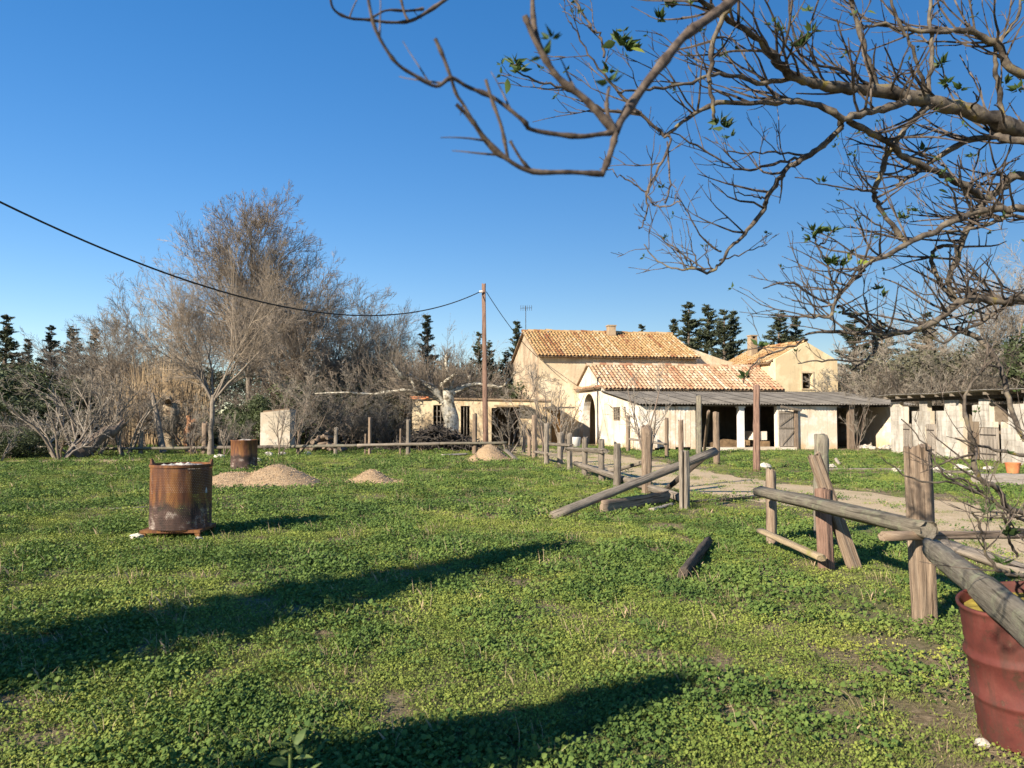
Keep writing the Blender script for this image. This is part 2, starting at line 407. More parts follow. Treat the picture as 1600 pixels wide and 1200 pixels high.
# ================================================================= GROUND
def groundmat():
    m, t, b = nodes_of('ground')
    v = coords(t, 'World')
    big = noise(t, v, 0.35, 6, 0.7); mid = noise(t, v, 2.2, 6, 0.7); fine = noise(t, v, 22, 6, 0.75)
    soil = ramp(t, fine, [(0.3, (0.10, 0.068, 0.04)), (0.5, (0.25, 0.175, 0.11)), (0.68, (0.48, 0.36, 0.24))])
    green = ramp(t, mid, [(0.3, (0.05, 0.075, 0.02)), (0.7, (0.12, 0.15, 0.045))])
    c = mixc(t, ramp(t, big, [(0.42, (0.15,) * 3), (0.60, (0.75,) * 3)]), soil, green)
    t.links.new(c, b.inputs['Base Color']); b.inputs['Roughness'].default_value = 0.95; b.inputs['Specular IOR Level'].default_value = 0.1
    bump(t, b, fine, 0.9, 0.03)
    return m
def trackmat():
    m, t, b = nodes_of('track')
    v = coords(t, 'World')
    fine = noise(t, v, 30, 6, 0.8); big = noise(t, v, 1.3, 5, 0.7)
    c = ramp(t, fine, [(0.3, (0.30, 0.205, 0.11)), (0.48, (0.50, 0.375, 0.225)), (0.68, (0.66, 0.53, 0.36))])
    c = mixc(t, ramp(t, big, [(0.50, (0,) * 3), (0.70, (0.5,) * 3)]), c, (0.30, 0.24, 0.11))
    t.links.new(c, b.inputs['Base Color']); b.inputs['Roughness'].default_value = 0.95; b.inputs['Specular IOR Level'].default_value = 0.1
    bump(t, b, fine, 0.5, 0.02)
    return m
S = 2500.0
o = mobj('ground', fast_mesh('ground', [(-S, -S, 0), (S, -S, 0), (S, S, 0), (-S, S, 0)], [[0, 1, 2, 3]]), groundmat())
tag(o, kind='structure')

TR = np.array([[7.6, -8], [7.5, -2], [7.4, 4], [7.25, 9.6], [7.15, 11.5], [6.75, 13.8], [5.1, 17.5], [4.3, 21], [3.5, 26.5], [2.4, 32], [0.8, 36], [-2.0, 38.5]])
def track_line(n=160):
    q, _ = resample([(a, b, 0) for a, b in TR], [1] * len(TR), n); return q[:, :2]
TL = track_line()
def track_dist(x, y):
    p = np.stack([x, y], -1); best = np.full(len(x), 1e9)
    for a, b in zip(TL[:-1], TL[1:]):
        ab = b - a; t_ = np.clip(((p - a) @ ab) / (ab @ ab), 0, 1)
        d = np.linalg.norm(p - (a + t_[:, None] * ab), axis=1); best = np.minimum(best, d)
    return best
tan = norm(np.gradient(TL, axis=0)); nr = np.stack([-tan[:, 1], tan[:, 0]], -1)
offs = np.linspace(-1, 1, 9)
V = []
for i, c in enumerate(TL):
    wl = 1.55 + 0.35 * (fbm(np.array([i * 0.35]), np.array([0.0]), 3)[0] - 0.5) * 2
    wr = 1.75 + 0.35 * (fbm(np.array([i * 0.35]), np.array([7.0]), 5)[0] - 0.5) * 2
    for k in offs:
        q = c + nr[i] * (k * (wl if k < 0 else wr)); V.append((q[0], q[1], 0.004 + 0.012 * (1 - abs(k))))
n9 = 9; Q = [[i * n9 + j, i * n9 + j + 1, (i + 1) * n9 + j + 1, (i + 1) * n9 + j] for i in range(len(TL) - 1) for j in range(n9 - 1)]
tag(mobj('dirt_track', fast_mesh('dirt_track', V, Q), trackmat()), kind='structure')

# bare earth yard before the cowshed, with a few straw patches: thin sheets
def patch(name, cx, cy, rx, ry, mat, seed, z=0.008, n=28):
    g = rng(seed); a = np.linspace(0, 2 * np.pi, n, endpoint=False)
    r = 1 + 0.35 * (np.array([vnoise(np.array([math.cos(k) * 2 + 9 + seed]), np.array([math.sin(k) * 2 + 9]), seed)[0] for k in a]) - 0.5) * 2
    V = [(cx, cy, z + 0.02)] + [(cx + rx * r[i] * math.cos(a[i]), cy + ry * r[i] * math.sin(a[i]), z - 0.006) for i in range(n)]
    T = [[0, 1 + i, 1 + (i + 1) % n] for i in range(n)]
    return tag(mobj(name, fast_mesh(name, V, None, T), mat), kind='structure')
patch('straw_ground', -15.2, 27.5, 2.6, 1.1, MAT['straw'], 4)
patch('straw_ground', -9.3, 16.0, 0.45, 0.3, MAT['straw'], 14)
patch('earth_patch', 9.3, 21.5, 3.5, 0.55, MAT['soil'], 6)
patch('earth_patch', 3.0, 34.3, 2.2, 0.7, MAT['straw'], 7)
patch('earth_patch', 1.05, 12.1, 0.7, 0.25, MAT['soil'], 8)

# ---------------------------------------------------------------- ground cover
def clump_leaves(g, n, rad, lo, hi, hmax, sides=6, tilt=0.6):
    V, F_ = [], []
    for i in range(n):
        r = rad * math.sqrt(g.uniform()); a = g.uniform(0, 6.283)
        c = np.array([r * math.cos(a), r * math.sin(a), g.uniform(0.004, hmax) * (1.15 - 0.5 * r / rad)])
        s = g.uniform(lo, hi); nrm = norm(np.array([g.normal() * tilt - 0.45 * math.cos(R_(SUN_AZ)), g.normal() * tilt - 0.45 * math.sin(R_(SUN_AZ)), 1.0]))
        u = norm(np.cross(nrm, [math.cos(a * 3), math.sin(a * 3), 0.1])); v_ = np.cross(nrm, u)
        k0 = len(V)
        for k in range(sides):
            an = 2 * np.pi * k / sides; rr = s * (1.0 if k % 2 else 0.82)
            V.append(c + rr * (math.cos(an) * u + math.sin(an) * v_) + nrm * (0.12 * s if k % 2 else -0.05 * s))
        F_.append(list(range(k0, k0 + sides)))
    return V, F_
def clump_blades(g, n, rad, lo, hi, wdt):
    V, F_ = [], []
    for i in range(n):
        r = rad * math.sqrt(g.uniform()); a = g.uniform(0, 6.283)
        b = np.array([r * math.cos(a), r * math.sin(a), 0]); h = g.uniform(lo, hi); lean = g.normal(size=2) * 0.45 * h
        sd = np.array([math.cos(a * 7), math.sin(a * 7), 0]) * wdt
        t_ = b + np.array([lean[0], lean[1], h]); m_ = b + np.array([lean[0] * 0.35, lean[1] * 0.35, h * 0.6])
        k0 = len(V); V += [b - sd, b + sd, m_ + sd * 0.8, t_, m_ - sd * 0.8]; F_.append([k0, k0 + 1, k0 + 2, k0 + 3, k0 + 4])
    return V, F_
def covermat(name, stops, trans=0.25, sc=0.55):
    m, t, b = nodes_of(name)
    v = coords(t, 'World')
    f = noise(t, v, sc, 5, 0.7)
    c = ramp(t, f, stops); c = valvar(t, c, 0.30, 0.015)
    t.links.new(c, b.inputs['Base Color']); b.inputs['Roughness'].default_value = 0.65; b.inputs['Specular IOR Level'].default_value = 0.18
    tr = nd(t, 'ShaderNodeBsdfTranslucent'); t.links.new(c, tr.inputs[0])
    mx = nd(t, 'ShaderNodeMixShader'); mx.inputs[0].default_value = trans
    t.links.new(b.outputs[0], mx.inputs[1]); t.links.new(tr.outputs[0], mx.inputs[2]); t.links.new(mx.outputs[0], t.nodes['Material Output'].inputs[0])
    return m
CM = [covermat('cover_dark', [(0.3, (0.068, 0.118, 0.030)), (0.5, (0.120, 0.182, 0.040)), (0.72, (0.185, 0.235, 0.052))], 0.25),
      covermat('cover_light', [(0.3, (0.14, 0.195, 0.038)), (0.55, (0.205, 0.25, 0.050)), (0.75, (0.29, 0.305, 0.07))], 0.25),
      covermat('cover_grass', [(0.3, (0.13, 0.175, 0.040)), (0.7, (0.24, 0.26, 0.075))]),
      covermat('cover_dry', [(0.3, (0.30, 0.22, 0.125)), (0.7, (0.50, 0.39, 0.245))], 0.1),
      covermat('cover_yellow', [(0.3, (0.25, 0.29, 0.055)), (0.7, (0.38, 0.39, 0.08))], 0.35)]
g = rng(11)
src = [(clump_leaves(g, 48, 0.115, 0.006, 0.0135, 0.075, 6, 0.7), 0), (clump_leaves(g, 52, 0.11, 0.004, 0.010, 0.048, 5, 0.8), 1),
       (clump_blades(g, 46, 0.11, 0.012, 0.042, 0.0016), 2), (clump_blades(g, 20, 0.12, 0.004, 0.014, 0.003), 3),
       (clump_leaves(g, 30, 0.10, 0.004, 0.009, 0.040, 5, 0.9), 4), (clump_leaves(g, 24, 0.13, 0.010, 0.020, 0.11, 6, 0.6), 0),
       (clump_blades(g, 30, 0.08, 0.02, 0.07, 0.0018), 2), (clump_blades(g, 9, 0.09, 0.04, 0.15, 0.0015), 3)]
src_far = []   # coarser copies carry the far field
# points
N0 = 150000
def scatter(n, d0, d1, seed):
    g = rng(seed)
    # uniform in area of a widened view wedge
    y = np.sqrt(g.uniform(d0 * d0, d1 * d1, n)); x = g.uniform(-0.80, 0.80, n) * y + g.uniform(-1.2, 1.2, n)
    return x, y, g
pts, rots, scl, var = [], [], [], []
PILES = [(-5.9, 17.5, 1.5, 0.8), (-3.3, 18.3, 0.75, 0.5), (-0.72, 27.3, 1.1, 0.7)]
for (n, d0, d1, sc0, seed) in ((12500, 2.4, 6.0, 0.85, 1), (20000, 6.0, 12.0, 1.0, 2), (19000, 12.0, 22.0, 1.25, 3), (21000, 22.0, 40.0, 1.7, 4)):
    x, y, g = scatter(n, d0, d1, seed)
    td = track_dist(x, y)
    rut = np.abs(td - 0.90) < 0.55
    keep = np.ones(n)
    tn = fbm(x * 1.7, y * 1.7, 9)
    keep[td < 1.8] = 0.30
    keep[rut] = 0.07
    keep[(td > 1.7) & (td < 2.6)] = 0.55
    bare = fbm(x * 0.75, y * 0.75, 21)
    keep *= np.clip((bare - 0.17) / 0.10, 0.35, 1)
    small = fbm(x * 3.1, y * 3.1, 33)
    keep *= np.clip((small - 0.26) / 0.10, 0.05, 1)
    tiny = vnoise(x * 7.3, y * 7.3, 44); keep *= np.clip((tiny - 0.12) / 0.15, 0.1, 1)
    # worn earth by the red drum and under the near rails
    e = np.hypot((x - 2.75) / 1.5, (y - 4.6) / 1.5); keep *= np.clip(0.25 + 0.75 * (e - 0.45), 0.25, 1)
    e = np.hypot((x - 3.0) / 0.8, (y - 7.0) / 2.2); keep *= np.clip(0.35 + 0.65 * (e - 0.3), 0.35, 1)
    for cx, cy, rx, ry in PILES: keep[np.hypot((x - cx) / rx, (y - cy) / ry) < 0.86] = 0
    keep[(y > 34.6) & (x > 5.5)] = 0
    keep[np.hypot((x - 3.0) / 2.2, (y - 34.3) / 0.7) < 0.9] *= 0.15
    keep[np.hypot((x - 9.3) / 3.5, (y - 21.5) / 0.55) < 0.9] *= 0.2
    keep[np.hypot((x + 15.2) / 2.6, (y - 27.5) / 1.1) < 0.9] *= 0.12
    keep[(y > 24) & (x > 16.3)] = 0
    ok = g.uniform(size=n) < keep
    x, y, td = x[ok], y[ok], td[ok]; k = len(x)
    kind = np.zeros(k, int)
    pn = fbm(x * 0.9, y * 0.9, 51); r = g.uniform(size=k)
    kind[(pn + 0.35 * (r - 0.5)) > 0.52] = 1
    pn2 = fbm(x * 0.6, y * 0.6, 71); kind[(pn2 > 0.52) & (r < 0.45)] = 2; kind[g.uniform(size=k) < 0.05] = 6; kind[g.uniform(size=k) < 0.022] = 7
    kind[(g.uniform(size=k) < 0.12) & (kind == 0)] = 5
    kind[g.uniform(size=k) < 0.05] = 3
    nearb = fbm(x * 3.1, y * 3.1, 33) < 0.33; kind[nearb & (g.uniform(size=k) < 0.5)] = 3
    kind[(td < 2.6) & (g.uniform(size=k) < 0.4)] = 2; kind[(td < 2.6) & (g.uniform(size=k) < 0.35)] = 3
    yel = (fbm(x * 1.3, y * 1.3, 91) > 0.70) & (g.uniform(size=k) < 0.2); kind[yel] = 4
    ye = np.hypot((x - 2.55) / 0.55, (y - 5.25) / 0.22) < 1; kind[ye & (g.uniform(size=k) < 0.85)] = 4
    kind[(y > 24) & (g.uniform(size=k) < 0.15)] = 2
    pts.append(np.stack([x, y, np.full(k, 0.0)], -1)); var.append(kind)
    rots.append(np.stack([g.normal(size=k) * 0.08, g.normal(size=k) * 0.08, g.uniform(-1.1, 1.1, k)], -1))
    scl.append(sc0 * g.uniform(0.7, 1.35, k) * (0.8 + 0.5 * fbm(x * 1.1, y * 1.1, 61)))
pts = np.concatenate(pts); rots = np.concatenate(rots); scl = np.concatenate(scl); var = np.concatenate(var)
V = [list(p) for p in pts]; isp = [True] * len(V); vv = list(var); polys = []; pm = []
rr = [list(a) for a in rots]; ss = list(scl)
for k, ((cv, cf), mi) in enumerate(src):
    o0 = len(V); V += [list(p) for p in cv]; isp += [False] * len(cv); vv += [k] * len(cv); rr += [[0, 0, 0]] * len(cv); ss += [1.0] * len(cv)
    polys += [[i + o0 for i in f] for f in cf]; pm += [mi] * len(cf)
me = fast_mesh('ground_cover', V, polys=polys)
for m_ in CM: me.materials.append(m_)
me.polygons.foreach_set('material_index', np.array(pm, dtype=np.int32))
a = me.attributes.new('is_point', 'BOOLEAN', 'POINT'); a.data.foreach_set('value', np.array(isp, dtype=bool))
a = me.attributes.new('variant', 'INT', 'POINT'); a.data.foreach_set('value', np.array(vv, dtype=np.int32))
a = me.attributes.new('spin', 'FLOAT_VECTOR', 'POINT'); a.data.foreach_set('vector', np.array(rr, dtype=np.float32).ravel())
a = me.attributes.new('size', 'FLOAT', 'POINT'); a.data.foreach_set('value', np.array(ss, dtype=np.float32))
gc = bpy.data.objects.new('ground_cover', me); link(gc)
tag(gc, 'low green clover and mallow covering the paddock', 'ground cover', kind='stuff')
ng = bpy.data.node_groups.new('ground_cover', 'GeometryNodeTree')
ng.interface.new_socket('Geometry', in_out='INPUT', socket_type='NodeSocketGeometry')
ng.interface.new_socket('Geometry', in_out='OUTPUT', socket_type='NodeSocketGeometry')
gi = ng.nodes.new('NodeGroupInput'); go = ng.nodes.new('NodeGroupOutput')
def attr(name, typ):
    n = ng.nodes.new('GeometryNodeInputNamedAttribute'); n.data_type = typ; n.inputs['Name'].default_value = name; return n.outputs['Attribute']
sp = ng.nodes.new('GeometryNodeSeparateGeometry'); sp.domain = 'POINT'
ng.links.new(gi.outputs[0], sp.inputs[0]); ng.links.new(attr('is_point', 'BOOLEAN'), sp.inputs['Selection'])
jn = ng.nodes.new('GeometryNodeJoinGeometry')
for k in range(len(src)):
    cmp_ = ng.nodes.new('FunctionNodeCompare'); cmp_.data_type = 'INT'; cmp_.operation = 'EQUAL'
    ng.links.new(attr('variant', 'INT'), cmp_.inputs[2]); cmp_.inputs[3].default_value = k
    s1 = ng.nodes.new('GeometryNodeSeparateGeometry'); s1.domain = 'POINT'; ng.links.new(sp.outputs[1], s1.inputs[0]); ng.links.new(cmp_.outputs[0], s1.inputs['Selection'])
    ip = ng.nodes.new('GeometryNodeInstanceOnPoints')
    s2 = ng.nodes.new('GeometryNodeSeparateGeometry'); s2.domain = 'POINT'; ng.links.new(sp.outputs[0], s2.inputs[0]); ng.links.new(cmp_.outputs[0], s2.inputs['Selection'])
    ng.links.new(s2.outputs[0], ip.inputs['Points']); ng.links.new(s1.outputs[0], ip.inputs['Instance'])
    ng.links.new(attr('spin', 'FLOAT_VECTOR'), ip.inputs['Rotation']); ng.links.new(attr('size', 'FLOAT'), ip.inputs['Scale'])
    ng.links.new(ip.outputs[0], jn.inputs[0])
ng.links.new(jn.outputs[0], go.inputs[0])
md = gc.modifiers.new('scatter', 'NODES'); md.node_group = ng

# ================================================================= BUILDINGS
def put(name, pieces, mat, parent, smooth=False):
    V, Q = merge(pieces); return wobj(name, V, Q, mat, parent, smooth)
def tile_roof(parent, e0, along, up, length, slope, mat, seed, tw=0.21, tl=0.36, edge=True, jig=1.0):
    """canal-tile roof: cover tiles in columns over a base slab; e0 eave-left, along/up unit 3-vectors"""
    g = rng(seed); along = np.array(along, float); up = np.array(up, float); nrm = norm(np.cross(along, up)); e0 = np.array(e0, float)
    nc = int(length / tw); nrw = int(slope / tl) + 1
    tw = length / nc; tl = slope / nrw
    V, Q, tint = [], [], []
    ang = np.linspace(0, np.pi, 6)
    for c in range(nc):
        ct_ = g.normal() * 0.2
        for r in range(nrw):
            j = g.normal(size=2) * 0.012 * jig
            lift = 0.012 * g.uniform(); sag = 0.03 * (fbm(np.array([c * 0.12]), np.array([r * 0.3 + seed]))[0] - 0.5)
            t_ = min(1, max(0, 0.5 + 0.55 * (g.uniform() - 0.5) + ct_))
            k0 = len(V)
            for e, (s, rad, h) in enumerate(((r * tl - 0.05 + j[1], tw * 0.40, 0.022 + lift), ((r + 1) * tl + j[1], tw * 0.33, 0.006))):
                for a_ in ang:
                    V.append(e0 + along * (tw * (c + 0.5) + j[0] + rad * math.cos(a_)) + up * s + nrm * (h + sag + 0.85 * rad * math.sin(a_)))
            for i in range(5): Q.append([k0 + i, k0 + i + 1, k0 + 6 + i + 1, k0 + 6 + i]); tint.append(t_)
    me_o = wobj('roof_tiles', np.array(V), np.array(Q), mat, parent)
    at = me_o.data.attributes.new('tint', 'FLOAT', 'FACE'); at.data.foreach_set('value', np.array(tint, dtype=np.float32))
    tag(me_o, kind='stuff')
    th = 0.07
    c8 = [e0, e0 + along * length, e0 + along * length + up * slope, e0 + up * slope]
    wobj('roof_bed', np.array([p - nrm * th for p in c8] + c8), BOXQ.copy(), MAT['mortar'], parent)
    return me_o
def ridge_tiles(parent, p0, p1, mat, seed, rad=0.12, tl=0.38):
    g = rng(seed); p0 = np.array(p0, float); p1 = np.array(p1, float); L = np.linalg.norm(p1 - p0); d = (p1 - p0) / L
    n = int(L / tl); side = norm(np.cross(d, [0, 0, 1])); V, Q, tint = [], [], []
    for i in range(n):
        t_ = g.uniform(); jz = g.normal() * 0.012
        k0 = len(V)
        for s, r in ((i * L / n - 0.03, rad * 1.08), ((i + 1) * L / n, rad * 0.9)):
            for a_ in np.linspace(-0.2, np.pi + 0.2, 6): V.append(p0 + d * s + side * r * math.cos(a_) + np.array([0, 0, 1]) * (r * math.sin(a_) + jz))
        for q in range(5): Q.append([k0 + q, k0 + q + 1, k0 + 6 + q + 1, k0 + 6 + q]); tint.append(t_)
    o_ = wobj('ridge_tiles', np.array(V), np.array(Q), mat, parent)
    at = o_.data.attributes.new('tint', 'FLOAT', 'FACE'); at.data.foreach_set('value', np.array(tint, dtype=np.float32)); tag(o_, kind='stuff')
def v3(fr, u, w_, z): return np.array(fr.p(u, w_, z))
TH = R_(10.8)

# ---- main farmhouse
fm = Frame(1.57, 45.0, TH); ML, MD, ME, MR = 9.83, 8.0, 5.2, 6.9
house = thing('farmhouse', 'tall cream farmhouse with golden tiled roof, chimney and aerial', 'house', (*fm.p(0, 0, 0)[:2], 0))
put('front_wall', wall_pieces(fm, 0.0, ML, lambda u: ME, []), MAT['plaster_cream'], house)
fgl = Frame(*fm.p(0, MD, 0)[:2], TH - math.pi / 2)
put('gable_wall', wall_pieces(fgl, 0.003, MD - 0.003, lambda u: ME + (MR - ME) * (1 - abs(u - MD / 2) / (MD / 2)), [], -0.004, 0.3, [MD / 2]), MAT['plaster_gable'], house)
fgr = Frame(*fm.p(ML, 0, 0)[:2], TH + math.pi / 2)
put('gable_wall', wall_pieces(fgr, 0.003, MD - 0.003, lambda u: ME + (MR - ME) * (1 - abs(u - MD / 2) / (MD / 2)), [], -0.004, 0.3, [MD / 2]), MAT['plaster_cream'], house)
put('rear_wall', [box(fm, 0, ML, MD - 0.3, MD - 0.004, 0, ME)], MAT['plaster_cream'], house)
al = np.array([*fm.a, 0.0])
def slopes(fr, u0, u1, w0, w1, z0, z1):
    up_ = norm(v3(fr, 0, w1, z1) - v3(fr, 0, w0, z0)); return v3(fr, u0, w0, z0), up_, np.linalg.norm(v3(fr, 0, w1, z1) - v3(fr, 0, w0, z0))
pit = (MR - ME) / (MD / 2)
e0, up_, sl = slopes(fm, -0.18, 0, -0.42, MD / 2, ME - 0.42 * pit + 0.09, MR + 0.09)
mroof = tile_roof(house, e0, al, up_, ML + 0.34, sl, MAT['tile_gold'], 1)
e0, up_, sl = slopes(fm, ML + 0.16, 0, MD + 0.3, MD / 2, ME - 0.3 * pit + 0.09, MR + 0.09)
tile_roof(house, e0, -al, up_, ML + 0.34, sl, MAT['tile_gold'], 2)
ridge_tiles(house, fm.p(-0.18, MD / 2, MR + 0.13), fm.p(ML + 0.16, MD / 2, MR + 0.13), MAT['tile_gold'], 3)
cu = fm.u(952, MD / 2)
ch = put('chimney', [box(fm, cu - 0.24, cu + 0.24, MD / 2 - 0.70, MD / 2 - 0.2, MR - 0.4, MR + 0.48), box(fm, cu - 0.28, cu + 0.28, MD / 2 - 0.74, MD / 2 - 0.16, MR + 0.482, MR + 0.56)], MAT['chimney_brick'], house)
# lower rear wing whose slanting wall shows right of the roof
put('wing_wall', [piece(fm, ML + 0.02, 12.2, 1.0, 6.5, 0, 0, 5.85, 5.1), piece(fm, 12.2, 15.0, 1.0, 6.5, 0, 0, 5.1, 4.55)], MAT['plaster_cream'], house)
# genoise: dark row of tile ends under the eave
put('cornice', [box(fm, 0.02, ML - 0.02, -0.16, -0.004, ME - 0.16, ME - 0.05)], MAT['mortar'], house)
# aerial
an = thing('television_aerial', 'thin metal television aerial standing on the farmhouse gable end', 'aerial', fm.p(0.25, MD / 2 + 0.9, 0))
apx = Vector(fm.p(0.25, MD / 2 + 0.9, 0)); zt = P(813, 478, apx.y).z; zb = 6.2
V, Q = tube_arrays([[(apx.x, apx.y, zb), (apx.x, apx.y, zt)]], [[0.025, 0.02]], 5); wobj('mast', V, Q, MAT['dark_iron'], an)
bars = [[(apx.x - 0.35, apx.y, zt - 0.15), (apx.x + 0.4, apx.y, zt - 0.12)]]
for k in range(6):
    x = apx.x - 0.32 + k * 0.14; bars.append([(x, apx.y - 0.05, zt - 0.32), (x, apx.y + 0.05, zt + 0.05)])
V, Q = tube_arrays(bars, np.full((7, 2), 0.012), 4); wobj('antenna', V, Q, MAT['dark_iron'], an)

# ---- tiled outbuilding with the arch
ft = Frame(4.78, 41.0, TH); TLn, TD, TE, TRd = 10.3, 5.0, 3.13, 4.39
barn = thing('outbuilding', 'low outbuilding with pink tiled roof and tall whitewashed arch', 'outbuilding', (*ft.p(0, 0, 0)[:2], 0))
fa = Frame(*ft.p(0, TD, 0)[:2], TH - math.pi / 2)     # arch side, u runs towards the camera
ua, ub = fa.u(911), fa.u(930); uc = (ua + ub) / 2; ar = (ub - ua) / 2; spring = 2.85 - ar
gt = lambda u: TE + (TRd - TE) * (1 - abs(u - TD / 2) / (TD / 2))
pcs = []
us = [0.0, ua] + [uc - ar * math.cos(k * math.pi / 14) for k in range(1, 14)] + [ub, TD]
us = sorted(us + [TD / 2])
for a_, b_ in zip(us[:-1], us[1:]):
    if b_ - a_ < 1e-5: continue
    m_ = (a_ + b_) / 2
    zb_ = lambda u: (spring + math.sqrt(max(0, ar * ar - (u - uc) ** 2))) if ua < m_ < ub else 0.0
    pcs.append(piece(fa, a_, b_, 0, 0.4, zb_(a_), zb_(b_), gt(a_), gt(b_)))
put('arch_wall', pcs, MAT['plaster_white'], barn)
put('front_wall', wall_pieces(ft, 0.41, TLn, lambda u: TE, [(1.2, 3.2, 0, 2.1)], 0.003, 0.35), MAT['plaster_cream'], barn)
put('rear_wall', [box(ft, 0.41, TLn, TD - 0.35, TD - 0.003, 0, TE)], MAT['plaster_cream'], barn)
fr2 = Frame(*ft.p(TLn, 0, 0)[:2], TH + math.pi / 2)
put('gable_wall', wall_pieces(fr2, 0.36, TD - 0.36, lambda u: gt(u), [], 0, 0.35, [TD / 2]), MAT['plaster_cream'], barn)
pit = (TRd - TE) / (TD / 2)
al = np.array([*ft.a, 0.0])
e0, up_, sl = slopes(ft, 0.02, 0, -0.36, TD / 2, TE - 0.36 * pit + 0.09, TRd + 0.09)
tile_roof(barn, e0, al, up_, TLn + 0.15, sl, MAT['tile_pink'], 11, 0.22)
e0, up_, sl = slopes(ft, TLn + 0.17, 0, TD + 0.3, TD / 2, TE - 0.3 * pit + 0.09, TRd + 0.09)
tile_roof(barn, e0, -al, up_, TLn + 0.3, sl, MAT['tile_pink'], 12, 0.22)
ridge_tiles(barn, ft.p(-0.1, TD / 2, TRd + 0.12), ft.p(TLn + 0.17, TD / 2, TRd + 0.12), MAT['tile_pink'], 13)
# lean pieces of the arch side: small cap of tiles along the wall foot of the gable
e0 = v3(fa, 0.0, -0.22, TE - 0.02); up_ = norm(v3(fa, 0, 0.05, TE + 0.1) - v3(fa, 0, -0.22, TE - 0.02))
tile_roof(barn, e0, np.array([*fa.a, 0.0]), up_, TD, 0.36, MAT['tile_pink'], 14, 0.22, 0.36)

# ---- cowshed lean-to under grey corrugated sheets
fs = Frame(*ft.p(0, -5.6, 0)[:2], TH); SL, SD, SE, SB = 13.6, 5.6, 2.17, 2.92
shed = thing('lean_to_shed', 'open fronted lean-to shed with grey corrugated roof and white walls', 'shed', (*fs.p(0, 0, 0)[:2], 0))
U = lambda px: fs.u(px)
ztop = lambda w_: SE - 0.10 + (SB - SE) * w_ / SD
# side wall below the arch wall, with a lattice window
fb = Frame(*fs.p(0, SD, 0)[:2], TH - math.pi / 2)
u1, u2 = fb.u(957), fb.u(969); s1, s2 = fb.u(973), fb.u(977.5)
wz0, wz1 = 1.36, 2.05
put('side_wall', wall_pieces(fb, 0.003, SD, lambda u: ztop(SD - u) , [(u1, u2, wz0, wz1), (s1, s2, 1.5, 2.05)], 0.0, 0.3), MAT['plaster_white'], shed)
wn = put('window', [box(fb, u1, u2, 0.06, 0.09, wz0, wz0 + 0.06), box(fb, u1, u2, 0.06, 0.09, wz1 - 0.06, wz1)] +
         [box(fb, u1 + (u2 - u1) * k / 4 - 0.02, u1 + (u2 - u1) * k / 4 + 0.02, 0.055, 0.095, wz0 + 0.061, wz1 - 0.061) for k in range(5)], MAT['wood_grey'], shed)
put('lattice', [box(fb, u1, u2, 0.10, 0.12, wz0 + 0.1 + k * 0.13, wz0 + 0.15 + k * 0.13) for k in range(5)], MAT['dark_iron'], wn)
put('shutter', [box(fb, s1 - 0.01, s2 + 0.01, 0.10, 0.13, 1.5, 2.05)], MAT['wood_dark'], shed)
# plank front, then bays
g = rng(5); ub0, ub1 = 0.05, U(1087); npl = 11
for k in range(npl):
    a_ = ub0 + (ub1 - ub0) * k / npl; b_ = ub0 + (ub1 - ub0) * (k + 1) / npl - 0.02
    o_ = put('plank', [box(fs, a_, b_, g.uniform(-0.012, 0.012), 0.05, 0.05 + g.uniform(0, 0.12), 2.06 - g.uniform(0, 0.03))], MAT['plaster_white'] if k < 3 else MAT['white_plank'], shed)
put('front_wall', wall_pieces(fs, U(1214), U(1307), lambda u: 2.08, [], 0.0, 0.28), MAT['plaster_white'], shed)
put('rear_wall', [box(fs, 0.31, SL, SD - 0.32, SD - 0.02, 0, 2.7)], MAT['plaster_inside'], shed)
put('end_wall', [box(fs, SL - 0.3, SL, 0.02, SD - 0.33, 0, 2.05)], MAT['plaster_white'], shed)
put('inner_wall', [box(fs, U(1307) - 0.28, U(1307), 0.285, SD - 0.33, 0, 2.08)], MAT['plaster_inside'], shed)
put('white_pillar', [box(fs, U(1155), U(1163), 0.02, 0.27, 0, 1.98), box(fs, U(1153.5), U(1164.5), 0.0, 0.29, 1.985, 2.06)], MAT['white_paint'], shed)
put('lintel', [box(fs, U(1087), U(1213) - 0.004, 0.02, 0.18, 2.065, 2.12)], MAT['wood_grey'], shed)
put('sill', [box(fs, U(1087), U(1238), -0.35, 0.5, 0.0, 0.12)], MAT['concrete'], shed)
put('dung_heap', [piece(fs, U(1118), U(1150), 0.7, 2.0, 0, 0, 0.32, 0.48), piece(fs, U(1150), U(1176), 0.7, 2.0, 0, 0, 0.48, 0.36), piece(fs, U(1186), U(1212), 0.6, 2.0, 0, 0, 0.42, 0.38)], MAT['soil'], shed)
put('inner_step', [box(fs, U(1195), U(1213) - 0.01, 0.9, 2.2, 0.43, 0.85)], MAT['plaster_white'], shed)
# open plank door with Z brace, standing proud of the white wall
du0, du1 = U(1215), U(1238)
d0 = put('door', [box(fs, du0, du0 + (du1 - du0) * 0.24, -0.10, -0.06, 0.15, 1.86)], MAT['wood_door'], shed)
for k in range(1, 4):
    put('plank', [box(fs, du0 + (du1 - du0) * k * 0.25, du0 + (du1 - du0) * (k * 0.25 + 0.24), -0.10 + 0.004 * k, -0.06, 0.15, 1.86 - 0.02 * k)], MAT['wood_door'], d0)
for z_ in (1.0, 1.72): put('rail', [box(fs, du0 + 0.01, du1 - 0.01, -0.13, -0.102, z_, z_ + 0.08)], MAT['wood_grey'], d0)
put('brace', [piece(fs, du0 + 0.03, du1 - 0.03, -0.135, -0.103, 1.1, 1.58, 1.2, 1.68)], MAT['wood_grey'], d0)
put('brace', [piece(fs, du0 + 0.15, du1 - 0.03, -0.135, -0.103, 0.2, 0.82, 0.3, 0.92)], MAT['wood_grey'], d0)
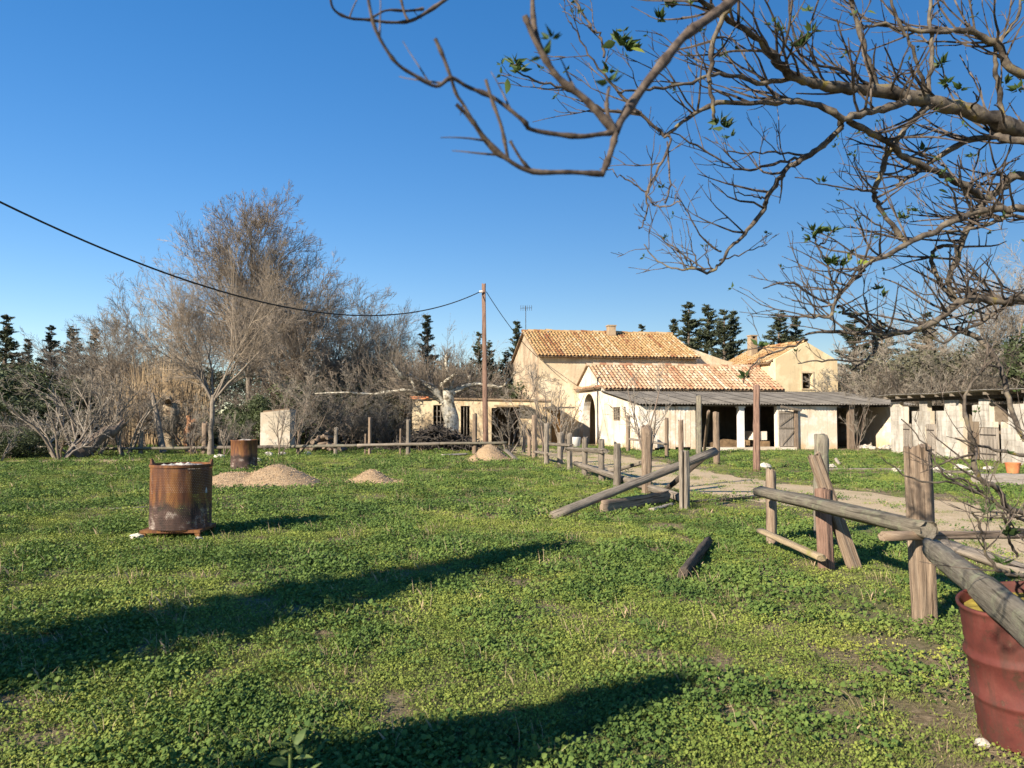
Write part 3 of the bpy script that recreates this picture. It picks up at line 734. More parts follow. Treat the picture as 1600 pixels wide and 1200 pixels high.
put('door_post', [box(fs, U(1239), U(1244), -0.14, -0.02, 0, 1.95)], MAT['wood_brown'], shed)
put('timber_post', [box(fs, U(1326), U(1334), 0.0, 0.2, 0, 2.06)], MAT['wood_brown'], shed)
put('bracket', [piece(fs, U(1215), U(1246), -0.35, -0.25, 2.0, 1.82, 2.1, 1.92)], MAT['wood_grey'], shed)
# corrugated sheets, one object each, sharing one mesh
sw = 0.95; nsh = int((SL + 0.1) / sw) + 1
slope_v = v3(fs, 0, SD, SB) - v3(fs, 0, 0, SE); sl = np.linalg.norm(slope_v) + 0.3; upv = norm(slope_v)
alv = np.array([*fs.a, 0.0]); nv = norm(np.cross(alv, upv))
nx = 49; V, Q = [], []
for s in (-0.30, sl * 0.5, sl - 0.3):
    for i in range(nx):
        x = (sw + 0.07) * i / (nx - 1); V.append((x, s, 0.024 * math.cos(2 * math.pi * x / 0.147)))
for s in (-0.30, sl * 0.5, sl - 0.3):
    for i in range(nx):
        x = (sw + 0.07) * i / (nx - 1); V.append((x, s, 0.024 * math.cos(2 * math.pi * x / 0.147) - 0.008))
for j in range(2):
    for i in range(nx - 1):
        a_ = j * nx + i; Q.append([a_, a_ + 1, a_ + nx + 1, a_ + nx]); b_ = a_ + 3 * nx; Q.append([b_, b_ + nx, b_ + nx + 1, b_ + 1])
for i in range(nx - 1): Q.append([i, i + 3 * nx, i + 1 + 3 * nx, i + 1])
sheet = fast_mesh('roof_sheet', V, Q, smooth=True); sheet.materials.append(MAT['fibro'])
for k in range(nsh):
    og = v3(fs, -0.12 + k * sw, 0, SE + 0.03) + nv * (0.004 * (k % 2)) + upv * g.uniform(-0.04, 0.04)
    M = Matrix(((alv[0], upv[0], nv[0], og[0]), (alv[1], upv[1], nv[1], og[1]), (alv[2], upv[2], nv[2], og[2]), (0, 0, 0, 1)))
    mobj('roof_sheet', sheet, None, shed, M)
for k in range(4): put('purlin', [box(fs, 0.31, SL - 0.01, 0.35 + k * 1.5, 0.45 + k * 1.5, ztop(0.35 + k * 1.5) - 0.02, ztop(0.35 + k * 1.5) + 0.06)], MAT['wood_dark'], shed)

# ---- small gabled house
fh = Frame(15.1, 44.0, R_(15.1)); HW, HD, HE, HR = 4.15, 5.9, 4.75, 5.78
h2 = thing('gabled_house', 'small ochre gabled house with one dark window', 'house', (*fh.p(0, 0, 0)[:2], 0))
hu0, hu1 = fh.u(1254), fh.u(1270)
hz0, hz1 = fh.z(1262, 607), fh.z(1262, 583)
put('gable_wall', wall_pieces(fh, 0, HW, lambda u: HE + (HR - HE) * (1 - abs(u - HW / 2) / (HW / 2)) + 0.12, [(hu0, hu1, hz0, hz1)], 0, 0.22, [HW / 2]), MAT['plaster_ochre'], h2)
wn = put('window', [box(fh, hu0 - 0.09, hu0 - 0.002, -0.03, 0.1, hz0, hz1 + 0.1), box(fh, hu1 + 0.002, hu1 + 0.09, -0.03, 0.1, hz0, hz1 + 0.1), box(fh, hu0, hu1, -0.03, 0.1, hz1 + 0.002, hz1 + 0.1)], MAT['plaster_annex'], h2)
put('sill', [box(fh, hu0 - 0.1, hu1 + 0.1, -0.06, 0.12, hz0 - 0.07, hz0 - 0.003)], MAT['plaster_annex'], wn)
put('partition', [box(fh, 0.36, HW - 0.36, 2.7, 2.8, 0.0, HE - 0.1)], MAT['plaster_inside'], h2)  # added inner wall, set back out of the sun so the window looks dark
put('side_wall', [box(fh, 0.004, 0.35, 0.222, HD, 0, HE - 0.05)], MAT['plaster_ochre'], h2)
put('side_wall', [box(fh, HW - 0.35, HW - 0.004, 0.222, HD, 0, HE - 0.05)], MAT['plaster_ochre'], h2)
put('rear_wall', wall_pieces(Frame(*fh.p(HW - 0.352, HD, 0)[:2], R_(195.1)), 0, HW - 0.704, lambda u: HE, [], 0, 0.35), MAT['plaster_ochre'], h2)
wv = np.array([*fh.n, 0.0]); pit = (HR - HE) / (HW / 2)
up_ = norm(v3(fh, HW / 2, 0, HR) - v3(fh, -0.25, 0, HE - 0.25 * pit)); sl = np.linalg.norm(v3(fh, HW / 2, 0, HR) - v3(fh, -0.25, 0, HE - 0.25 * pit))
tile_roof(h2, v3(fh, -0.25, HD + 0.2, HE - 0.25 * pit + 0.06), -wv, up_, HD - 0.2, sl, MAT['tile_gold'], 21, 0.24)
up_ = norm(v3(fh, HW / 2, 0, HR) - v3(fh, HW + 0.2, 0, HE - 0.2 * pit)); sl = np.linalg.norm(v3(fh, HW / 2, 0, HR) - v3(fh, HW + 0.2, 0, HE - 0.2 * pit))
tile_roof(h2, v3(fh, HW + 0.2, 0.42, HE - 0.2 * pit + 0.06), wv, up_, HD - 0.2, sl, MAT['tile_gold'], 22, 0.24)
ridge_tiles(h2, fh.p(HW / 2, 0.1, HR + 0.14), fh.p(HW / 2, HD, HR + 0.14), MAT['tile_gold'], 23)
q = P(1178, 545, 48.2); cb = Frame(q.x - 0.28, q.y - 0.3, R_(15))
zt = P(1178, 524, 48.2).z
ch = put('chimney', [box(cb, 0.06, 0.50, 0.06, 0.50, 4.6, zt - 0.22), box(cb, 0.07, 0.16, 0.07, 0.49, zt - 0.218, zt - 0.06), box(cb, 0.40, 0.49, 0.07, 0.49, zt - 0.218, zt - 0.06), box(cb, 0.03, 0.53, 0.03, 0.53, zt - 0.058, zt + 0.01)], MAT['chimney_brick'], h2)

# ---- annex behind the plane tree
fx = Frame(-5.45, 42.0, R_(1.5)); XL = 7.6; XH = 2.55
annex = thing('annex', 'low flat roofed cream annex behind the pollarded plane tree', 'outbuilding', (*fx.p(0, 0, 0)[:2], 0))
X = lambda px: fx.u(px)
ops = [(X(677), X(694), 0.95, 2.2), (X(720), X(734), 0.0, 2.15), (X(768), X(812), 0.0, 2.05), (X(861), X(879), 0.0, 1.95)]
put('front_wall', wall_pieces(fx, 0, XL, lambda u: XH - 0.02 * u, ops, 0, 0.3), MAT['plaster_annex'], annex)
put('side_wall', [box(fx, 0.003, 0.3, 0.301, 5.0, 0, XH - 0.02)], MAT['plaster_annex'], annex)
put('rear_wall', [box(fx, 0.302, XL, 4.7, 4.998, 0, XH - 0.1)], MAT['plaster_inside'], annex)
put('roof', [piece(fx, -0.15, XL + 0.05, -0.12, 5.1, XH + 0.004, XH - 0.146, XH + 0.09, XH - 0.06)], MAT['mortar'], annex)
put('awning', [piece(fx, X(772), X(826), -0.9, -0.125, 2.12, 2.08, 2.2, 2.18)], MAT['straw'], annex)
put('coping', [box(fx, -0.1, 0.9, -0.16, -0.122, XH - 0.03, XH + 0.12)], MAT['orange_clay'], annex)
wn = put('window', [box(fx, X(677) + k * (X(694) - X(677)) / 3 - 0.025, X(677) + k * (X(694) - X(677)) / 3 + 0.025, 0.08, 0.13, 0.95, 2.2) for k in range(4)], MAT['wood_grey'], annex)
put('glazing_bar', [box(fx, X(677), X(694), 0.13, 0.16, 0.95 + 0.3 * k, 1.0 + 0.3 * k) for k in range(5)], MAT['wood_grey'], wn)
dd = put('door', [box(fx, X(720) + k * (X(734) - X(720)) / 3 - 0.02, X(720) + k * (X(734) - X(720)) / 3 + 0.02, 0.08, 0.12, 0.0, 2.15) for k in range(4)], MAT['wood_grey'], annex)
dd = put('door', [box(fx, X(861) + 0.02, X(879) - 0.02, 0.1, 0.16, 0.02, 1.9)], MAT['wood_rust'], annex)
for k in range(3): put('rail', [box(fx, X(861) + 0.04, X(879) - 0.04, 0.07, 0.099, 0.3 + k * 0.6, 0.42 + k * 0.6)], MAT['wood_rust'], dd)
put('porch_roof', [piece(fx, X(848), X(896), -0.8, -0.01, 2.02, 2.02, 2.1, 2.1)], MAT['wood_dark'], annex)

# ---- stable block on the right, block-built, facing the paddock
SX = 16.6
fk = Frame(SX, 33.8, -math.pi / 2)        # u runs from the far corner towards the camera
KU = lambda y: 33.8 - y
st_ = thing('stable_block', 'row of whitewashed block stables under a thin tin roof', 'stable', (SX, 33.8, 0))
KL = 12.3
op = []
def kop(y0, y1, z0, z1): op.append((KU(y1), KU(y0), z0, z1))
kop(31.5, 32.4, 1.78, 3); kop(32.1, 32.5, 1.3, 3); kop(32.05, 32.75, 0, 1.3)
kop(29.7, 30.8, 1.78, 3); kop(30.2, 30.6, 1.3, 3); kop(30.2, 30.9, 0, 1.3)
kop(27.8, 28.6, 1.45, 3); kop(27.45, 28.4, 0, 1.5)
kop(25.9, 26.8, 1.45, 3); kop(26.2, 26.55, 1.15, 3); kop(26.3, 27.4, 0, 1.2)
g = rng(8); bl_w, bl_h = 0.4, 0.2
def blockmesh(L):
    V, Q = hexa([(0.004, 0, 0.004), (L - 0.004, 0, 0.004), (L - 0.004, 0.19, 0.004), (0.004, 0.19, 0.004), (0.004, 0, bl_h - 0.004), (L - 0.004, 0, bl_h - 0.004), (L - 0.004, 0.19, bl_h - 0.004), (0.004, 0.19, bl_h - 0.004)])
    m_ = fast_mesh('block', V, Q); m_.materials.append(MAT['block_white']); return m_
bm_full, bm_half = blockmesh(0.4), blockmesh(0.2)
core = []
for r in range(11):
    z = r * bl_h; cells = np.arange(0, KL - 0.01, 0.2)
    solid = [not any(a_ - 0.02 <= c + 0.1 <= b_ + 0.02 and z0 <= z + 0.1 <= z1 for (a_, b_, z0, z1) in op) for c in cells]
    if r == 10: solid = [s and (int(c / 0.8) % 3 != 1) for s, c in zip(solid, cells)]
    i = 0 if r % 2 == 0 else 0
    first = True
    while i < len(cells):
        if not solid[i]: i += 1; first = True; continue
        if (r % 2 == 1 and first) or i + 1 >= len(cells) or not solid[i + 1]: me_, nxt, L = bm_half, i + 1, 0.2
        else: me_, nxt, L = bm_full, i + 2, 0.4
        first = False
        q = fk.p(cells[i], 0.02 + g.normal() * 0.004, z)
        M = Matrix.Translation(q) @ Matrix.Rotation(-math.pi / 2, 4, 'Z')
        mobj('block', me_, None, st_, M)
        core.append(box(fk, cells[i], cells[i] + L, 0.028, 0.195, z, z + bl_h))
        i = nxt
put('mortar_core', core, MAT['concrete'], st_)
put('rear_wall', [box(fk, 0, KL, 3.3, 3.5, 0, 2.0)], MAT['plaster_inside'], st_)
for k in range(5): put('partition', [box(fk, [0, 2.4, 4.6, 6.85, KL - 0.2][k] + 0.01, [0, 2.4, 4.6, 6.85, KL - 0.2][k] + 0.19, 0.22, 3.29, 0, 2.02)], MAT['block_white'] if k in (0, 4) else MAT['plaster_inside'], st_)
def kdoor(y0, y1, z1, mat, open_=0.0, nm='door'):
    n = 5; d_ = None
    for k in range(n):
        a_ = KU(y1) + (y1 - y0) * k / n; b_ = KU(y1) + (y1 - y0) * (k + 1) / n - 0.012
        o_ = put(nm if k == 0 else 'plank', [box(fk, a_, b_, 0.0 + 0.004 * (k % 2), 0.045, 0.06, z1)], mat, st_ if k == 0 else d_)
        if k == 0: d_ = o_
    put('hinge', [box(fk, KU(y1) + 0.03, KU(y0) - 0.1, -0.012, -0.002, 0.25, 0.29)], MAT['dark_iron'], d_)
    put('hinge', [box(fk, KU(y1) + 0.03, KU(y0) - 0.1, -0.012, -0.002, z1 - 0.26, z1 - 0.22)], MAT['dark_iron'], d_)
kdoor(32.08, 32.72, 1.28, MAT['wood_door']); kdoor(30.22, 30.88, 1.28, MAT['wood_door'])
kdoor(27.48, 28.1, 1.0, MAT['wood_brown']); kdoor(26.33, 27.38, 1.18, MAT['wood_door'])
for k in range(13):
    u_ = 0.3 + k * 0.97
    V = []
    for i in range(9):
        uu = u_ - 0.35 + 1.0 * i / 8
        for w_ in (-0.55, 1.5, 3.7):
            V.append(fk.p(uu, w_, 2.44 - 0.07 * w_ + 0.012 * (i % 2) + 0.02 * math.sin(uu * 1.1) + 0.004 * (k % 2)))
    V2 = V + [(p[0], p[1], p[2] - 0.01) for p in V]
    Q = []
    for i in range(8):
        for j in range(2):
            a_ = i * 3 + j; Q.append([a_, a_ + 3, a_ + 4, a_ + 1]); b_ = a_ + 27; Q.append([b_, b_ + 1, b_ + 4, b_ + 3])
        Q.append([i * 3, i * 3 + 27, i * 3 + 30, i * 3 + 3])
    wobj('roof_sheet', np.array(V2), np.array(Q), MAT['tin'], st_)
for k in range(12):
    u_ = 0.5 + k * 1.0; put('rafter', [piece(fk, u_, u_ + 0.07, -0.5, -0.001, 2.33, 2.33, 2.42, 2.42)], MAT['wood_grey'], st_)
put('wall_plate', [box(fk, 0.02, KL, 0.03, 0.15, 2.21, 2.32)], MAT['wood_dark'], st_)
# ---- small concrete block hut left
q = Vector(((430 - 800) / F * 36.0, 36.0, 0)); fc = Frame(q.x - 0.68, q.y, R_(4))
hut = thing('concrete_box', 'small pale concrete water tank among the bare bushes', 'tank', (q.x, q.y, 0))
put('wall', [piece(fc, 0, 1.36, 0, 1.4, 0, 0, 1.76, 1.9)], MAT['concrete'], hut)
put('lid', [piece(fc, 0.1, 1.3, 0.1, 1.3, 1.775, 1.898, 1.84, 1.96)], MAT['mortar'], hut)

# ================================================================= TREES AND SHRUBS
def bare_tree(seed, h=10.0, th=3.0, tr=0.2, limbs=7, counts=(10, 9, 7), spread=0.55, up=0.10, wig=0.10, lf=(0.5, 0.45, 0.42), rmin=0.009, lean=0.0, leader=False):
    g = rng(seed)
    n = 8; z = np.linspace(0, th if not leader else h * 0.93, n)
    p = np.stack([np.cumsum(g.normal(size=n) * 0.05) + lean * z, np.cumsum(g.normal(size=n) * 0.05), z], -1)
    r = tr * (1.35 - 0.5 * np.minimum(1, np.linspace(0, 3, n))) if not leader else tr * (1.15 - np.linspace(0, 1.02, n))
    P0, R0 = p[None], r[None]
    H1 = h - th
    if leader:
        P1, R1 = grow(P0, R0, limbs, 0.25, 0.97, 0.75, H1 / h * 0.78, 7, 0.5, up, wig, g, rmin)
    else:
        P1, R1 = grow(P0, R0, limbs, 0.84, 1.0, spread, H1 / th * 1.9, 8, 0.45, up, wig, g, rmin)
    P2, R2 = grow(P1, R1, counts[0], 0.18, 0.98, 0.62, lf[0], 6, 0.55, up, wig, g, rmin)
    P3, R3 = grow(P2, R2, counts[1], 0.15, 1.0, 0.62, lf[1], 4, 0.55, up * 0.6, wig * 1.2, g, rmin)
    P4, R4 = grow(P3, R3, counts[2], 0.15, 1.0, 0.6, lf[2], 3, 0.6, up * 0.5, wig * 1.2, g, rmin, 0.12)
    trunk = merge([tube_arrays(P0, R0, 8), tube_arrays(P1, R1, 6)])
    crown = merge([tube_arrays(P2, R2, 4), tube_arrays(P3, R3, 3), tube_arrays(P4, R4, 3)])
    return trunk, crown
def whip_tree(seed, h=4.0, stems=7, spread=0.5, counts=(8, 6, 4), r=0.05, up=0.12, wig=0.10, base=0.15, rmin=0.007):
    """many-stemmed shrub rising from one stool"""
    g = rng(seed); n = 7
    P0 = np.zeros((stems, n, 3)); a = np.arange(stems) * 2.4 + g.uniform(0, 1, stems)
    P0[:, 0, 0] = base * np.cos(a) * g.uniform(0.2, 1, stems); P0[:, 0, 1] = base * np.sin(a) * g.uniform(0.2, 1, stems)
    sp = spread * g.uniform(0.3, 1.2, stems)
    d = np.stack([np.cos(a) * sp, np.sin(a) * sp, np.ones(stems)], -1); d = norm(d); L = h * g.uniform(0.65, 1.05, stems) / 6
    for k in range(1, n):
        d = norm(d + wig * g.normal(size=(stems, 3)) + np.array([0, 0, up * 0.5])); P0[:, k] = P0[:, k - 1] + d * L[:, None]
    R0 = r * g.uniform(0.6, 1.2, stems)[:, None] * (1.1 - 0.85 * np.linspace(0, 1, n))[None]
    P1, R1 = grow(P0, R0, counts[0], 0.25, 0.98, 0.6, 0.5, 5, 0.6, up, wig, g, rmin)
    P2, R2 = grow(P1, R1, counts[1], 0.15, 1.0, 0.6, 0.5, 4, 0.65, up * 0.6, wig * 1.3, g, rmin)
    parts = [tube_arrays(P1, R1, 3), tube_arrays(P2, R2, 3)]
    if counts[2]:
        P3, R3 = grow(P2, R2, counts[2], 0.15, 1.0, 0.6, 0.5, 3, 0.7, up * 0.5, wig * 1.3, g, rmin, 0.1); parts.append(tube_arrays(P3, R3, 3))
    return tube_arrays(P0, R0, 5), merge(parts)
def leaf_quads(C, s0, s1, g, flat=0.0, asp=1.7):
    K = len(C); nrm = norm(g.normal(size=(K, 3)) + np.array([0, 0, flat])); rv = g.normal(size=(K, 3))
    u = norm(np.cross(nrm, rv)); v_ = np.cross(nrm, u); s = g.uniform(s0, s1, K)[:, None]
    V = np.stack([C - u * s * asp, C + v_ * s * 0.55 - u * s * 0.1, C + u * s * asp, C - v_ * s * 0.55 - u * s * 0.1], 1)
    Q = np.arange(K * 4).reshape(K, 4)
    return V.reshape(-1, 3), Q
def conifer(seed, h=10.0, w=1.7, n=150, per=95, bare=0.10):
    g = rng(seed)
    z = np.linspace(0, h, 9); p = np.stack([np.cumsum(g.normal(size=9) * 0.05), np.cumsum(g.normal(size=9) * 0.05), z], -1)
    P0, R0 = p[None], (0.20 * (1.03 - z / h))[None]
    t = np.sort(g.uniform(0, 1, n)) * (1 - bare) * 0.985 + bare
    f = t * 8; i = np.minimum(f.astype(int), 7); fr = (f - i)[:, None]; pos = p[i] * (1 - fr) + p[i + 1] * fr
    a = g.uniform(0, 6.283, n); L = w * (1.02 - t) ** 0.85 * g.uniform(0.45, 1.3, n) + 0.10
    m = 5; B = np.zeros((n, m, 3)); B[:, 0] = pos; d = norm(np.stack([np.cos(a), np.sin(a), g.uniform(0.0, 0.45, n)], -1))
    for k in range(1, m):
        d = norm(d + np.array([0, 0, 0.10]) + 0.12 * g.normal(size=(n, 3))); B[:, k] = B[:, k - 1] + d * (L / (m - 1))[:, None]
    RB = 0.028 * np.ones((n, 1)) * (1.1 - np.linspace(0, 1, m))[None]
    k = (per * (0.25 + 1.3 * L / w)).astype(int); idx = np.repeat(np.arange(n), k)
    s = g.beta(1.6, 1.1, len(idx)) * (m - 1); ii = np.minimum(s.astype(int), m - 2); ff = (s - ii)[:, None]
    c = B[idx, ii] * (1 - ff) + B[idx, ii + 1] * ff
    sc = (0.035 + 0.115 * (L[idx] / w) * (1.1 - 0.6 * s / (m - 1)))[:, None]
    c = c + g.normal(size=c.shape) * sc * np.array([1, 1, 0.6])
    # sprays point outwards and up along their branch
    out = norm(B[idx, ii + 1] - B[idx, ii]) + 0.55 * g.normal(size=(len(idx), 3)) + np.array([0, 0, 0.25])
    u = norm(out); v_ = norm(np.cross(u, g.normal(size=u.shape))); ls = g.uniform(0.05, 0.12, len(idx))[:, None]
    V = np.stack([c - u * ls, c + v_ * ls * 0.32, c + u * ls * 1.2, c - v_ * ls * 0.32], 1).reshape(-1, 3)
    fol = (V, np.arange(len(idx) * 4).reshape(-1, 4))
    return merge([tube_arrays(P0, R0, 6), tube_arrays(B, RB, 3)]), fol
def leafy_bush(seed, w=1.6, h=2.6, n=14000, lobes=20, s0=0.022, s1=0.055):
    g = rng(seed)
    a = g.uniform(0, 6.283, lobes); rr = np.sqrt(g.uniform(0, 1, lobes)) * w * 0.75; zz = h * g.uniform(0.25, 0.88, lobes) * (1.05 - 0.35 * rr / w)
    c0 = np.stack([rr * np.cos(a), rr * np.sin(a), zz], -1); rad = g.uniform(0.28, 0.5, lobes) * w * 0.8
    k = g.integers(0, lobes, n); dirs = norm(g.normal(size=(n, 3))); c = c0[k] + dirs * (rad[k] * g.uniform(0.45, 1.1, n) ** 0.6)[:, None]
    c[:, 2] = np.abs(c[:, 2]) + 0.03
    n0 = 9; P0 = np.zeros((lobes, 4, 3)); P0[:, 3] = c0; P0[:, 1] = c0 * [0.25, 0.25, 0.4]; P0[:, 2] = c0 * [0.6, 0.6, 0.75]
    return tube_arrays(P0, np.array([[0.06, 0.045, 0.03, 0.015]] * lobes), 4), leaf_quads(c, s0, s1, g)

def lib(name, pair, mats, heights):
    t, c = pair
    hh = float(c[0][:, 2].max())
    mt = fast_mesh(name + '_trunk', *t, smooth=True); mt.materials.append(MAT[mats[0]])
    mc = fast_mesh(name + '_crown', *c); mc.materials.append(MAT[mats[1]])
    return (mt, mc, hh)
LIB = {}
LIB['con1'] = lib('con1', conifer(1), ('bark_brown', 'conifer'), 0)
LIB['con2'] = lib('con2', conifer(2, 10, 1.45, 140, 90), ('bark_brown', 'conifer'), 0)
LIB['con3'] = lib('con3', conifer(3, 10, 2.0, 180, 90, bare=0.04), ('bark_brown', 'conifer'), 0)
LIB['big'] = lib('big', bare_tree(101, 9.6, 3.2, 0.2, 11, (13, 11, 9), 0.62, 0.07, 0.11, (0.62, 0.55, 0.5), rmin=0.0075), ('bark_pale', 'twig_brown'), 0)
LIB['tall'] = lib('tall', bare_tree(102, 15, 4, 0.24, 44, (9, 9, 6), 0.8, 0.08, 0.10, (0.6, 0.55, 0.5), rmin=0.010, leader=True), ('bark_pale', 'twig_brown'), 0)
LIB['mid1'] = lib('mid1', bare_tree(103, 9, 2.2, 0.15, 9, (11, 10, 8), 0.7, 0.06, 0.13, (0.6, 0.55, 0.5), rmin=0.009), ('bark_brown', 'twig_grey'), 0)
LIB['mid2'] = lib('mid2', bare_tree(104, 9, 2.0, 0.14, 10, (11, 9, 8), 0.6, 0.10, 0.11, (0.6, 0.55, 0.5), rmin=0.009), ('bark_brown', 'twig_brown'), 0)
LIB['thk1'] = lib('thk1', whip_tree(105, 4.0, 11, 0.75, (10, 9, 6), 0.045, 0.06, 0.16, 0.5), ('bark_brown', 'twig_grey'), 0)
LIB['thk2'] = lib('thk2', whip_tree(106, 4.0, 12, 0.9, (10, 9, 6), 0.04, 0.03, 0.2, 0.6), ('bark_brown', 'twig_dark'), 0)
LIB['thk3'] = lib('thk3', whip_tree(107, 4.0, 12, 0.55, (10, 8, 6), 0.04, 0.10, 0.12, 0.4), ('bark_brown', 'twig_brown'), 0)
LIB['fig1'] = lib('fig1', whip_tree(108, 4.0, 8, 0.8, (6, 5, 2), 0.075, 0.10, 0.17, 0.35, 0.012), ('bark_pale', 'twig_grey'), 0)
LIB['fig2'] = lib('fig2', whip_tree(109, 4.0, 6, 0.6, (6, 4, 2), 0.07, 0.10, 0.17, 0.2, 0.012), ('bark_pale', 'twig_grey'), 0)
LIB['sap'] = lib('sap', whip_tree(110, 3.0, 4, 0.45, (7, 5, 2), 0.035, 0.10, 0.14, 0.08, 0.008), ('bark_brown', 'twig_grey'), 0)
LIB['slim'] = lib('slim', whip_tree(111, 6.0, 9, 0.18, (7, 5, 3), 0.03, 0.12, 0.05, 0.4, 0.007), ('bark_pale', 'twig_grey'), 0)
LIB['ever1'] = lib('ever1', leafy_bush(112), ('bark_brown', 'evergreen'), 0)
LIB['ever2'] = lib('ever2', leafy_bush(113, 2.0, 2.4, 15000, 26), ('bark_brown', 'evergreen'), 0)
LIB['olive1'] = lib('olive1', leafy_bush(114, 1.8, 3.0, 14000, 24, 0.02, 0.05), ('bark_brown', 'olive_leaf'), 0)
PG = rng(77)
def plant(kind, name, label, cat, px, d, ytop, wide=1.0, group=None, rot=None, x=None):
    mt, mc, hh = LIB[kind]
    xx = (px - 800) / F * d if x is None else x
    h = P(px, ytop, d).z if ytop > 30 else ytop
    s = h / hh
    root = thing(name, label, cat, (xx, d, 0), group)
    M = Matrix.Translation((xx, d, -0.02)) @ Matrix.Rotation(PG.uniform(0, 6.28) if rot is None else rot, 4, 'Z') @ Matrix.Diagonal((s * wide, s * wide, s, 1))
    mobj('trunk', mt, None, root, M); mobj('crown', mc, None, root, M)
    return root
# --- cypress row behind the farm
CON = [(8, 52, 490, 1.2, 'con1', 'dark cypress at the far left edge of the photo, tallest of that row'),
       (42, 60, 528, 0.9, 'con2', 'thin greyish cypress right of the far left edge cypress'),
       (76, 54, 507, 0.95, 'con1', 'dark cypress, third from the left edge'),
       (114, 56, 508, 0.95, 'con3', 'dark cypress, fourth from the left edge, beside the bare trees'),
       (146, 58, 512, 0.9, 'con2', 'dark cypress half hidden by bare twigs, fifth from the left edge'),
       (667, 54, 490, 0.85, 'con2', 'slender cypress standing above the pollarded plane tree'),
       (748, 56, 517, 0.8, 'con1', 'small cypress directly behind the utility pole, on its left'),
       (768, 58, 530, 0.8, 'con3', 'low cypress just right of the utility pole'),
       (808, 62, 500, 0.8, 'con2', 'cypress rising at the left gable of the farmhouse beside the aerial'),
       (790, 58, 545, 0.9, 'con3', 'bushy low cypress between utility pole and farmhouse gable'),
       (1003, 66, 505, 0.7, 'con1', 'cypress tip showing over the farmhouse ridge right of its chimney'),
       (1054, 66, 497, 0.75, 'con2', 'narrow cypress at the right end of the farmhouse ridge'),
       (1076, 62, 471, 1.0, 'con1', 'tall dark cypress behind the right end of the farmhouse roof'),
       (1104, 62, 475, 0.95, 'con3', 'tall dark cypress, second right of the farmhouse roof'),
       (1131, 60, 482, 0.85, 'con1', 'dark cypress left of the small house chimney, one of a close pair'),
       (1147, 61, 484, 0.8, 'con2', 'dark cypress nearest the small house chimney, right one of a close pair'),
       (1217, 60, 483, 1.0, 'con3', 'dark conical cypress above the ridge of the small gabled house'),
       (1245, 62, 492, 0.8, 'con2', 'slim cypress just left of the small house gable peak'),
       (1335, 60, 487, 1.05, 'con1', 'dark cypress right of the small gabled house'),
       (1382, 62, 498, 1.0, 'con3', 'cypress behind the brush, second right of the small gabled house'),
       (1452, 60, 486, 1.0, 'con1', 'cypress above the middle of the stable roof')]
for px, d, yt, wd, k, lb in CON: plant(k, 'cypress_tree', lb, 'cypress', px, d, yt, wd * (1.75 if px > 1000 else 1.5), 'cypresses beyond the farm')
# --- bare trees
BT = [(331, 31.0, 340, 0.74, 'big', 'large spreading bare tree with stout grey trunk behind the paddock rail'),
      (392, 44.0, 278, 0.85, 'tall', 'tallest bare tree with pale upright stems behind the spreading tree'),
      (455, 47.0, 372, 1.05, 'mid2', 'bare tree right of the tallest one, its crown sloping down'),
      (520, 48.0, 428, 1.05, 'mid1', 'greyish bare tree right of the tall pair'),
      (580, 50.0, 462, 1.0, 'mid2', 'rounded bare tree at the right end of the tall clump'),
      (285, 46.0, 395, 1.0, 'mid1', 'bare tree half hidden left of the tallest crown'),
      (185, 44.0, 478, 1.15, 'mid1', 'bare grey tree above the pale fig stems on the left'),
      (235, 47.0, 470, 1.0, 'mid2', 'bare brown tree between the fig and the spreading tree'),
      (150, 50.0, 500, 1.1, 'mid2', 'bare brown tree in front of the left cypresses'),
      (430, 45.0, 330, 0.85, 'mid2', 'upright bare tree close right of the tallest one'),
      (495, 44.0, 405, 1.0, 'mid2', 'bare tree in the middle of the sloping row'),
      (548, 45.0, 432, 1.0, 'mid1', 'bare tree near the right end of the sloping row'),
      (605, 47.0, 478, 1.0, 'mid1', 'lowest bare tree of the sloping row, left of the slender cypress'),
      (1565, 46.0, 335, 1.1, 'mid1', 'tall bare tree at the right edge behind the stables'),
      (1500, 50.0, 452, 1.0, 'mid2', 'lower bare tree behind the stable roof, left of the tall one')]
for px, d, yt, wd, k, lb in BT: plant(k, 'bare_tree', lb, 'tree', px, d, yt, wd, 'bare winter trees round the farm')
plant('slim', 'sapling_clump', 'clump of slender pale leafless shoots above the plane tree', 'sapling', 712, 50, 488, 1.0)
plant('slim', 'sapling_clump', 'thin leafless shoots between the plane tree and the bare clump', 'sapling', 625, 48, 515, 1.0)
